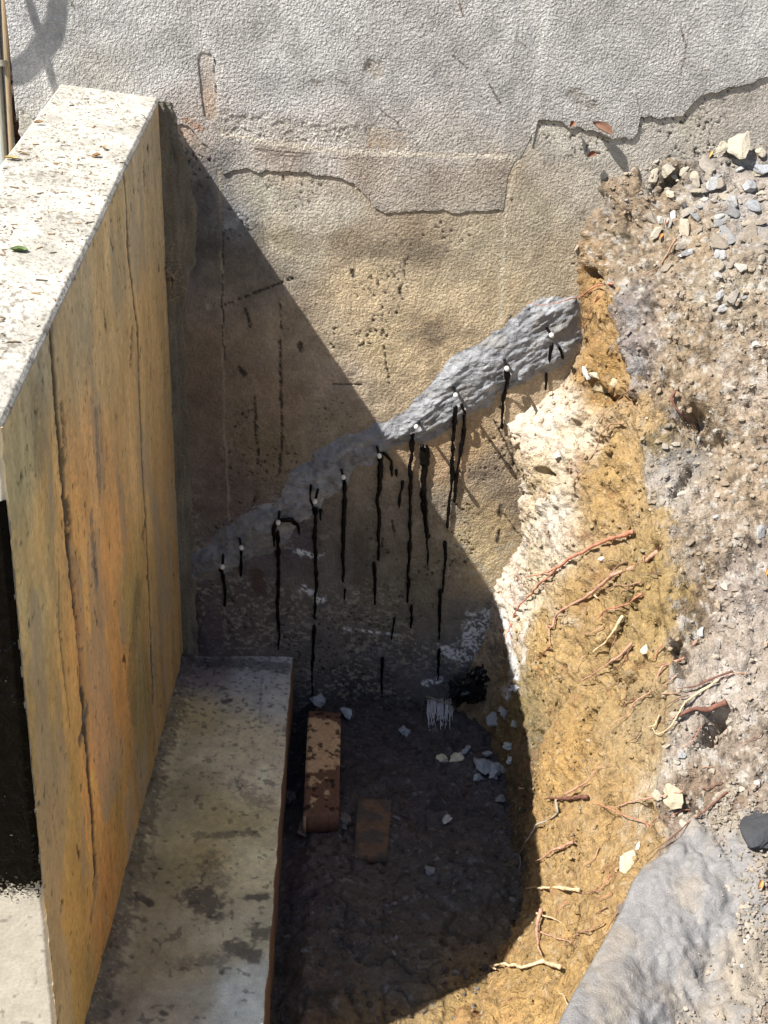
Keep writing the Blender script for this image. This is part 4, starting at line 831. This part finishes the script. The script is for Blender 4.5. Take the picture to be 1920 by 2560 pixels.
root([(1540,710),(1500,720),(1450,740),(1400,755,-.07),(1350,760,-.07),(1315,757,-.05)], .0032, .0012, 'red', 'red root reaching left over the top of the grey mortar')
root([(1500,740),(1480,790),(1460,840),(1440,860)], .0024, .001, 'red', 'fine red root hanging beside the right end of the mortar')
root([(1690,600),(1650,660),(1610,700)], .004, .0015, 'brown', 'orange brown twig lying diagonally on the upper gravel slope')
root([(1472,1990),(1430,2002),(1400,1998),(1375,1997)], .006, .005, 'dark', 'dark knobby root with a white cut end low on the clay', branches=[([(1400,2000),(1395,2030),(1350,2060),(1325,2100),(1308,2140),(1308,2180)], .0035, .002, 'grey'), ([(1420,1995),(1470,1955),(1510,1925),(1540,1905)], .003, .001, 'pink')])
root([(1440,2095),(1420,2120),(1380,2135),(1348,2160)], .005, .003, 'pink', 'short thick pink root between the dark knobby root and the grey sheet')
root([(1450,2232),(1400,2225),(1360,2222),(1323,2220)], .0045, .003, 'pale', 'straight pale yellow root lying level above the fork of the shadow')
root([(1360,2280),(1350,2320),(1345,2360),(1355,2400)], .0045, .003, 'pink', 'upright pinkish root low on the clay near the grey sheet', branches=[([(1352,2285),(1385,2295),(1420,2320)], .0028, .001, 'pale'), ([(1348,2340),(1390,2355),(1430,2365)], .0024, .001, 'pink')])
root([(1415,2425),(1370,2418),(1320,2424),(1270,2415),(1238,2420),(1240,2432)], .0052, .0035, 'pale', 'wavy pale yellow root with a hooked end at the bottom of the clay')
root([(1705,1975),(1650,1990),(1600,2005),(1550,2015),(1500,2015)], .0028, .001, 'pink', 'fine pink root running level to the chunky mortar lump')
root([(1660,2090),(1620,2060),(1560,2040),(1500,2015),(1480,2000)], .003, .001, 'red', 'fine red root slanting from the knobby root to the right')
root([(1830,1990),(1780,2030),(1720,2070),(1660,2120),(1620,2160)], .003, .001, 'dark', 'dark red thin root crossing the gravel above the grey sheet')
root([(1590,1740),(1560,1760),(1575,1720),(1600,1690)], .002, .001, 'brown', 'tiny looped brown rootlet in the middle of the clay')
root([(1310,1965),(1320,1968)], .0025, .002, 'pale', 'tiny pale root tip poking out at the shadow edge')
root([(1450,2550),(1430,2500),(1405,2470)], .0026, .0014, 'pale', 'short fine root near the bottom edge beside a dark crack')
rr_ = random.Random(5)
for k in range(46):
    bx, by = rr_.choice([(rr_.uniform(1400,1560), rr_.uniform(2160,2420)), (rr_.uniform(1560,1860), rr_.uniform(1650,2080)), (rr_.uniform(1430,1640), rr_.uniform(1330,1800))])
    if bx > 1540 and by > 2200: continue
    ln = rr_.uniform(30, 95); an = math.radians(rr_.uniform(15, 55)); 
    pts = [(bx + t * ln * math.cos(an) + rr_.uniform(-7, 7), by - t * ln * math.sin(an) + rr_.uniform(-7, 7)) for t in (1, .66, .33, 0)]
    root(pts, rr_.uniform(.0012, .0022), .0006, rr_.choice(['red', 'pink', 'dark', 'brown', 'pink']), 'hair thin reddish rootlet slanting down left out of the soil', 'hair thin rootlets in the bank', lift=.009)

# ------------------------------------------------------------------ grey sheet over the low rim
ts = np.linspace(0, 1, 150); us = np.linspace(0, 1, 120)
ed = resample([np.array(on(1, a, b, yy)) for a, b, yy in [(1650,2150,-1.28),(1612,2162,-1.34),(1590,2195,-1.39),(1560,2270,-1.46),(1520,2340,-1.53),(1480,2410,-1.60),(1440,2480,-1.68),(1400,2560,-1.76),(1360,2640,-1.84),(1300,2800,-1.98)]], .01)
ti = np.linspace(0, 1, len(ed)); ED = np.stack([np.interp(ts, ti, ed[:, k]) for k in range(3)], 1)
V = np.zeros((150, 120, 3))
for i in range(150):
    e_ = ED[i]
    for j, u in enumerate(us):
        xx = e_[0] + u * .56 * (0.35 + .65 * min(1, ts[i] * 3.5)); yy = e_[1] + .10 * u
        r = BVH.ray_cast(Vector((xx, yy, 3)), Vector((0, 0, -1))); zb0 = r[0][2] if r[0] is not None else e_[2]
        a = min(1, u / .45); a = a * a * (3 - 2 * a)
        V[i, j] = (xx, yy, e_[2] * (1 - a) + (zb0 + .004) * a + .02 * math.sin(min(1, u / .45) * math.pi))
Vf = V.reshape(-1, 3); U = np.tile(us, 150); Tt = np.repeat(ts, 120)
fold = (np.abs(fbm(Vf[:, 0] * 2.2 - Vf[:, 1] * .6, Vf[:, 1] + Vf[:, 0] * .7, s=9, o=3, seed=501) - .5)) * .022 * sm(1, .5, U) * sm(0, .2, U)
Vf[:, 2] += fold
skirt = U < .004
keepm = (U + (fbm(Vf[:, 0], Vf[:, 1], s=7, o=5, seed=502) - .5) * .9 < .80)
SHT, SHU = Vf[keepm].copy(), U[keepm].copy()
rows = [Vf.reshape(150, 120, 3)]
sk = []
for k, (dx, dz) in enumerate([(.012, -.16), (.004, -.06), (-.003, -.02)]): sk.append(ED + np.array([dx, 0.01, dz]))
G = np.concatenate([np.stack(sk, 1), rows[0]], 1); mk = np.concatenate([np.ones((150, 3), bool), keepm.reshape(150, 120)], 1)
cS = np.tile([.20, .195, .195], (G.shape[0] * G.shape[1], 1)); gx_, gy_, gz_ = G.reshape(-1, 3).T
UG = np.tile(np.r_[0, 0, 0, us], 150); du_ = np.clip(sm(.48, .68, fbm(gx_ * 1.5, gy_, gz_, s=9, o=5, seed=503)) * .6 + sm(.35, .8, UG + (fbm(gx_, gy_, gz_, s=14, o=4, seed=504) - .5) * .7), 0, 1); cS = cS * (1 - .85 * du_[:, None]) + np.array([.27, .23, .18]) * .85 * du_[:, None]
V2, f, c2 = compact(G.reshape(-1, 3), grid_faces(150, 123, mk), cS)
sh = make('geotextile_sheet', V2, f, M_SHEET, None, c2); tag(sh, 'dusty grey fabric sheet over the low bank edge, part buried in gravel', 'fabric sheet')

# ------------------------------------------------------------------ bricks on the trench floor
def block(name, corners_px, zt_, th, label, colfn, seed):
    q = [on(2, a, b, zt_) for a, b in corners_px]            # far-left, far-right, near-right, near-left
    nu, nv = 44, 90; U, Vv = np.meshgrid(np.linspace(0, 1, nu), np.linspace(0, 1, nv), indexing='ij')
    def bil(u, v): return (1 - u)[..., None] * ((1 - v)[..., None] * q[0] + v[..., None] * q[3]) + u[..., None] * ((1 - v)[..., None] * q[1] + v[..., None] * q[2])
    T = bil(U, Vv); x, y = T[..., 0].ravel(), T[..., 1].ravel(); e = np.minimum(np.minimum(U, 1 - U) * .1, np.minimum(Vv, 1 - Vv) * .3).ravel()
    z = zt_ + (fbm(x, y, s=40, o=4, seed=seed) - .5) * .006 - .0015 * (1 - sm(0, .008, e)) * (1 + 2 * fbm(x, y, s=80, o=2, seed=seed + 1))
    top = np.stack([x, y, z], 1)
    idx = np.arange(nu * nv).reshape(nu, nv); rim = np.concatenate([idx[:, 0], idx[-1, 1:], idx[-2::-1, -1], idx[0, -2:0:-1]])
    lowr = top[rim].copy(); lowr[:, 2] = zt_ - th
    V = np.vstack([top, lowr]); nr = len(rim); k = np.arange(nr); lo = nu * nv + k
    side = np.stack([rim, lo, np.roll(lo, -1), np.roll(rim, -1)], 1)
    ctr = np.vstack([V, lowr.mean(0)]); bot = np.stack([lo, np.full(nr, len(ctr) - 1), np.roll(lo, -1)], 1)
    c = colfn(ctr[:, 0], ctr[:, 1], np.r_[U.ravel(), np.full(nr + 1, .5)], np.r_[Vv.ravel(), np.full(nr + 1, 1.)])
    c0 = ctr.mean(0); o = make(name, ctr - c0, [np.vstack([grid_faces(nu, nv), side]), bot], M_SLAB, None, c); o.location = c0
    tag(o, label, 'block', 'blocks on the trench floor'); return o
def bc1(x, y, u, v):
    y = y + (v >= 1) * u * .0; n = fbm(x, y, s=26, o=4, seed=601); m = sm(.47, .53, n + .22 * (v < .6) * (v > .12) - .22 * (v > .62) - .2 * (v < .08))
    c = np.array([.16, .085, .055]) * (1 - m[:, None]) + np.array([.62, .42, .24]) * m[:, None]
    d = sm(.66, .70, fbm(x, y, s=55, o=2, seed=603)); return c * (1 - .8 * d[:, None]) * (1 + (fbm(x, y, s=120, o=2, seed=604)[:, None] - .5) * .4)
block('brick_block', [(771,1775),(852,1778),(848,2035),(757,2042)], .05, .06, 'upright lying orange block flaked with pale mortar beside the footing', bc1, 600)
def bc2(x, y, u, v):
    m = sm(.55, .62, fbm(x, y, s=22, o=4, seed=611)); return (np.array([.085, .072, .062]) * (1 - m[:, None]) + np.array([.14, .09, .06]) * m[:, None]) * (1 + (fbm(x, y, s=90, o=3, seed=612)[:, None] - .5) * .6)
block('brick_block', [(893,1993),(980,1997),(968,2140),(885,2136)], .010, .03, 'muddy brown block sunk in the trench floor with a reddish corner', bc2, 610)

# ------------------------------------------------------------------ black plastic, frayed fibre, dirt patch by the bank foot
n_ = 22; U, Vv = np.meshgrid(np.linspace(-1, 1, n_), np.linspace(-1, 1, n_), indexing='ij'); u, v = U.ravel(), Vv.ravel()
rad = np.hypot(u, v) + (fbm(u, v, s=1.6, o=2, seed=700) - .5) * .6
rb = np.random.default_rng(17); k = np.clip(1 - rad, 0, 1) ** .5
cr_ = np.abs(vnoise(u * 3.1, v * 3.1, seed=701) - .5) * 1.6 + np.abs(vnoise(u * 6 + v * 3, v * 4 - u, seed=703) - .5) * .8
off = .02 + .05 * k * (.5 + cr_ * 1.6) 
xx = .478 + u * .088 + (fbm(u, v, s=3.5, o=2, seed=705) - .5) * .03; base_y = -.012 - (1 - v) * .5 * .075; base_z = .008 + (v + 1) * .5 * .13
yy = base_y - off * .75; zz_ = base_z + off * .6 + (fbm(u, v, s=3.5, o=2, seed=706) - .5) * .03
V2, f, _ = compact(np.stack([xx, yy, zz_], 1), grid_faces(n_, n_, (rad < .92)))
bag = make('plastic_bag', V2, f, M_BAG, None, smooth=False); tag(bag, 'crumpled black plastic film in the corner where wall, bank and floor meet', 'plastic')
r0 = empty('fibre_strip', tuple(on(1, 1100, 1770, -.03))); tag(r0, 'frayed bundle of white fibres hanging out of the wall foot', 'fibres')
rf = random.Random(9)
VV, FF, off_ = [], [], 0
for k in range(46):
    xa = 1068 + rf.uniform(0, 64); ln = rf.uniform(28, 72); p0 = np.array(fhit(xa, 1756 + rf.uniform(-3, 5))) + np.array([0, 0, .016])
    p1 = np.array(fhit(xa + rf.uniform(-3, 3), 1760 + ln * .6)) + np.array([0, 0, .010]); p2 = np.array(fhit(xa + rf.uniform(-6, 6), 1760 + ln)) + np.array([0, 0, .004])
    V, f = tube([p0, (p0 + p1) / 2, p1, p2], [.0014, .0018, .0015, .0006], 4); VV.append(V); FF.append([f[0] + off_, f[1] + off_]); off_ += len(V)
make('fibres', under(r0, np.vstack(VV)), [np.vstack([q[0] for q in FF]), np.vstack([q[1] for q in FF])], material('white_fibre', (.62, .64, .68), .7), r0)
V, f = tube(resample([np.array(fhit(a, b)) + np.array([0, 0, .02]) for a, b in [(1058,1752),(1085,1758),(1134,1778)]], .006), .0022, 6); make('cross_wire', under(r0, V), f, M_WOOD2, r0)

# clay skirt on the lower right of the wall: shaded grey board lump
# ------------------------------------------------------------------ dry leaves
def leaf(px, py, axis, val, L, Wd, colour, label, ang=0.0, curl=.25, lift=.004, n=(0, 0, 1), sd=1):
    p = on(axis, px, py, val); nu, nv = 14, 7; t = np.linspace(-1, 1, nu); s_ = np.linspace(-1, 1, nv); T, S_ = np.meshgrid(t, s_, indexing='ij')
    wd = (1 - np.abs(T) ** 2.2) * (1 - .25 * T); X_ = T * L / 2; Y_ = S_ * wd * Wd / 2; Z_ = curl * Wd * (S_ ** 2 * wd) + .12 * L * T ** 2 * curl
    V = np.stack([X_.ravel(), Y_.ravel(), Z_.ravel()], 1); V[:, 2] += (fbm(V[:, 0], V[:, 1], s=90, o=2, seed=sd) - .5) * .006
    Rm = frame_from(n, ang); V = V @ Rm.T
    top = V + np.array(n) * .0008
    f = grid_faces(nu, nv); f2 = f[:, ::-1] + len(V)
    o = make('leaf', np.vstack([top, V - np.array(n) * .0008]), np.vstack([f, f2]), M_LEAF, None, np.tile(colour, (2 * len(V), 1)))
    o.location = Vector(p) + Vector(n) * lift; tag(o, label, 'leaf', 'fallen leaves'); return o
SN = np.array([.10, -SL, 1.]); SN = SN / np.linalg.norm(SN)
def top_pt(px, py):
    d_ = ray(px, py); p0 = np.array([XR, 0, ZT]); t = (p0 - CAM) @ SN / (d_ @ SN); return CAM + t * d_
def leaf_top(px, py, L, Wd, colour, label, ang, sd):
    p = top_pt(px, py); o = leaf(px, py, 2, 1, L, Wd, colour, label, ang, .3, .004, tuple(SN), sd); o.location = Vector(p) + Vector(SN) * .005
leaf_top(48, 630, .034, .015, (.12, .17, .06), 'small green leaf lying on the white wall top', .2, 1)
leaf_top(28, 400, .034, .012, (.42, .33, .14), 'yellowish dry leaf at the left edge of the white wall top', .1, 2)
leaf_top(190, 205, .058, .010, (.32, .16, .08), 'long reddish dry leaf at the joint of wall top and house', 0, 3)
leaf_top(240, 395, .026, .012, (.36, .22, .10), 'curled brown leaf among the litter in the middle of the wall top', .8, 4)
leaf_top(260, 375, .022, .010, (.30, .19, .09), 'brown leaf just behind the curled one on the wall top', 2.2, 5)
leaf_top(96, 312, .024, .010, (.30, .18, .09), 'brown leaf bits at the left rim of the wall top', .5, 6)
leaf(1505, 322, 1, -.02, .066, .026, (.24, .13, .085), 'reddish brown dry leaf caught in the wall crack', -.35, .5, .0, (.1, -.8, .55), 7)
leaf(1430, 312, 1, -.02, .022, .014, (.20, .08, .04), 'tiny dark leaf scrap on the wall crack', 1.2, .5, .0, (.1, -.8, .55), 8)
leaf(1478, 388, 1, -.02, .030, .016, (.18, .07, .04), 'dark torn leaf scrap below the crack', .6, .5, .0, (.1, -.8, .55), 9)
for k, (a, b, cc_) in enumerate([(1655,596,(.45,.20,.07)),(1662,560,(.36,.15,.05)),(1775,394,(.50,.32,.12)),(1895,2215,(.55,.25,.08)),(1918,1432,(.6,.3,.05))]):
    p, n = hit(a, b)
    if p is None: continue
    o = leaf(a, b, 2, 1, .026, .009, cc_, ['orange rusty flake at the foot of the white curved shard', 'rusty scrap above the white curved shard', 'yellow dry blade under the cream stone plates', 'orange leaf scrap on the lower gravel', 'bright orange scrap at the right picture edge'][k], .9, .5, .004, (-.2, -.6, .75), 20 + k); o.location = p + n * .008
# crumbs and leaf litter on the wall top
r = np.random.default_rng(21); n_ = 7000
ly = -.03 - 1.5 * r.random(n_); lx = XL + .012 + (XR - XL - .02) * r.random(n_)
dens = .18 + .9 * np.exp(-((ly + .62) / .22) ** 2) * (fbm(lx, ly, s=12, o=3, seed=801)) + .35 * sm(-.5, -.75, ly) * sm(.42, .6, fbm(lx, ly, s=7, o=3, seed=802)) + .15 * (fbm(lx, ly, s=10, o=2, seed=803) > .6)
kp = r.random(n_) < dens * .20; lx, ly = lx[kp], ly[kp]; n_ = len(lx)
base = np.array([[-1, -.5, 0], [1, -.35, 0], [.9, .4, 0], [-.7, .5, 0], [-1, -.5, .5], [1, -.3, .5], [.8, .35, .6], [-.8, .5, .4]])
bf = np.array([[4,5,6,7],[0,1,5,4],[1,2,6,5],[2,3,7,6],[3,0,4,7],[3,2,1,0]])
sz = .0010 * (4.2 ** (r.random(n_) ** 2.4)); an = r.normal(size=n_) * 1.0
L_ = np.stack([sz * (1.2 + 1.5 * r.random(n_)), sz * 1.1, sz * .7], 1)
V = base[None] * L_[:, None] * (1 + (r.random((n_, 8, 1)) - .5) * .5); ca, sa = np.cos(an)[:, None], np.sin(an)[:, None]
V = np.stack([V[..., 0] * ca - V[..., 1] * sa, V[..., 0] * sa + V[..., 1] * ca, V[..., 2]], -1); V[..., 2] += V[..., 1] * SL - V[..., 0] * .10
V += np.stack([lx, ly, ztop(ly) + (fbm(lx, ly, s=6, o=3, seed=153) - .5) * .006 + .0005 + .10 * (XR - lx)], 1)[:, None]
cl = np.array([(.14,.10,.06),(.24,.15,.08),(.09,.08,.06),(.20,.17,.13),(.30,.19,.09)])[r.integers(0, 5, n_)]
lt = make('leaf_litter', V.reshape(-1, 3), (bf[None] + (np.arange(n_) * 8)[:, None, None]).reshape(-1, 4), M_LEAF, None, np.repeat(cl, 8, 0), smooth=False); tag(lt, kind='stuff')

# ------------------------------------------------------------------ left edge: posts, dark recess, pale board
def boxm(a, b, wdt_, dep, taper=1.0):
    a, b = np.array(a), np.array(b); n = 30; t = np.linspace(0, 1, n)[:, None]; c = a + (b - a) * t; c[:, 0] += (fbm(t[:, 0], t[:, 0] * 0, s=5, o=2, seed=3) - .5) * .004
    q = np.array([[-.5, -.5], [.5, -.5], [.5, .5], [-.5, .5]]); r_ = .12
    q = np.array([[-.5, -.5 + r_], [-.5 + r_, -.5], [.5 - r_, -.5], [.5, -.5 + r_], [.5, .5 - r_], [.5 - r_, .5], [-.5 + r_, .5], [-.5, .5 - r_]])
    V = (c[:, None, :] + np.stack([q[:, 0] * wdt_, q[:, 1] * dep, 0 * q[:, 0]], 1)[None]).reshape(-1, 3)
    i = np.arange(n - 1)[:, None] * 8; j = np.arange(8)[None]; f = np.stack([i + j, i + (j + 1) % 8, i + 8 + (j + 1) % 8, i + 8 + j], -1).reshape(-1, 4)
    cap = np.array([[7, 6, 5, 4, 3, 2, 1, 0], (n - 1) * 8 + np.arange(8)])
    return V, [f, cap]
r1 = empty('timber_batten', tuple(on(1, 26, 390, .045))); tag(r1, 'thin light brown timber batten standing at the left corner of the house wall', 'batten')
a = on(1, 31, 430, .045); b = on(1, 8, -60, .045); b2 = a + (b - a) * 3.0
V, f = boxm(a - (b - a) * .8, b2, .0125, .014); make('batten', under(r1, V), f, M_WOOD, r1)
cl_ = on(1, 8, 160, .045); V, f = boxm(cl_ + np.array([0, -.008, -.006]), cl_ + np.array([0, -.008, .010]), .022, .03); make('bracket', under(r1, V), f, M_WOOD2, r1)
V, f = tube([cl_ + np.array([-.012, -.008, .002]), cl_ + np.array([-.04, 0, .006]), cl_ + np.array([-.09, .01, .012])], .0035, 8); make('bracket_arm', under(r1, V), f, M_WOOD2, r1)
a = on(1, 16, 440, .05); b = on(1, -8, 60, .05); V, f = boxm(a - (b - a) * .8, a + (b - a) * 3, .014, .03)
o = make('timber_post', V, f, M_WOOD2, None); tag(o, 'weathered grey timber post left of the light brown batten', 'post')
# dark rough masonry set back behind the battens
gx = np.arange(-1.35, XC + .03, .008); gz = np.arange(.9, 3.0, .008); A, B = np.meshgrid(gz, gx, indexing='ij'); x, z = B.ravel(), A.ravel()
yv = .30 + (fbm(x, z, s=12, o=4, seed=901) - .5) * .10
c = idw(np.stack([x, z], 1), np.array([(-.9, 1.75), (-.9, 2.1), (-.93, 1.9)]), np.array([(.12, .06, .045), (.05, .05, .05), (.08, .065, .055)]), 3) * (1 + (fbm(x, z, s=25, o=4, seed=902)[:, None] - .5) * 1.2)
o = make('brick_return', V := np.stack([x, yv, z], 1), grid_faces(len(gz), len(gx))[:, ::-1], M_PLASTER, None, c); tag(o, 'dark broken brickwork recessed behind the timber batten', 'wall')
V, f = boxm(np.array([-1.045, .09, .2]), np.array([-1.045, .09, 2.9]), .27, .02)
V2 = V.copy(); o = make('pale_board', V2, f, M_BOARD, None); tag(o, 'pale bluish white board at the far left edge behind the grey post', 'board')

# ------------------------------------------------------------------ pole and bent hose standing up-left out of frame; their shadows fall on the wall
def shadow_src(px, py, dist):
    p = on(1, px, py, -.01); return p - SUN * dist
a = shadow_src(62, 0, .45); b = shadow_src(130, 240, .45)
dv_ = (a - b) / np.linalg.norm(a - b)
V, f = tube([b - dv_ * .03, b, a, a + dv_ * 1.2], .0062, 12); o = make('steel_pole', V, f, M_STEEL, None); tag(o, 'thin steel pole out of frame at the upper left whose shadow crosses the wall corner', 'pole')
pts = [shadow_src(*q, .42) for q in [(-40,160),(20,155),(60,130),(90,92),(118,55),(128,0),(130,-80),(120,-160)]]
V, f = tube(resample(pts, .01), .0095, 12); o = make('bent_hose', V, f, M_TAR, None); tag(o, 'bent black hose out of frame whose curved shadow crosses the pole shadow', 'hose')

# ------------------------------------------------------------------ straw clump stuck in the joint, gravel spilt over the sheet
rf = random.Random(31); cpos = np.array([*wallpt(432, 690)]); r2 = empty('straw_clump', (cpos[0], -.03, cpos[1])); tag(r2, 'tangled dry straw and dirt clump caught in the joint beside the wing wall', 'straw')
VV, F4, F3, off_ = [], [], [], 0
for k in range(60):
    p = np.array([cpos[0] + rf.gauss(0, .010), -.028 + rf.gauss(0, .006), cpos[1] + rf.gauss(0, .028)]); q = [p]
    d_ = np.array([rf.gauss(0, 1), rf.gauss(0, .6), rf.gauss(0, 1.2)]); d_ /= np.linalg.norm(d_)
    for j in range(6): d_ = d_ + np.array([rf.gauss(0, .45) for _ in range(3)]); d_ /= np.linalg.norm(d_); q.append(q[-1] + d_ * .006)
    q = np.array(q); q[:, 1] = np.minimum(q[:, 1], -.018)
    V, f = tube(q, rf.uniform(.0007, .0018), 4); VV.append(V); F4.append(f[0] + off_); F3.append(f[1] + off_); off_ += len(V)
make('straw', under(r2, np.vstack(VV)), [np.vstack(F4), np.vstack(F3)], material('straw', (.34, .27, .19), .8, [(90, O1, 2, .4, 0)], []), r2)
top_ = SHT; ut = SHU
scatter('spilt_gravel', 4200, sm(.35, .85, ut) * (.1 + sm(.45, .6, fbm(top_[:, 0], top_[:, 1], s=12, o=3, seed=510))), (.0013, .0055), gcol, top_ + np.array([0, 0, .003]), np.tile([-.2, -.3, .9], (len(top_), 1)), 12, M_STONE, local=np.tile([.24, .205, .165], (len(top_), 1)), mix=.6)
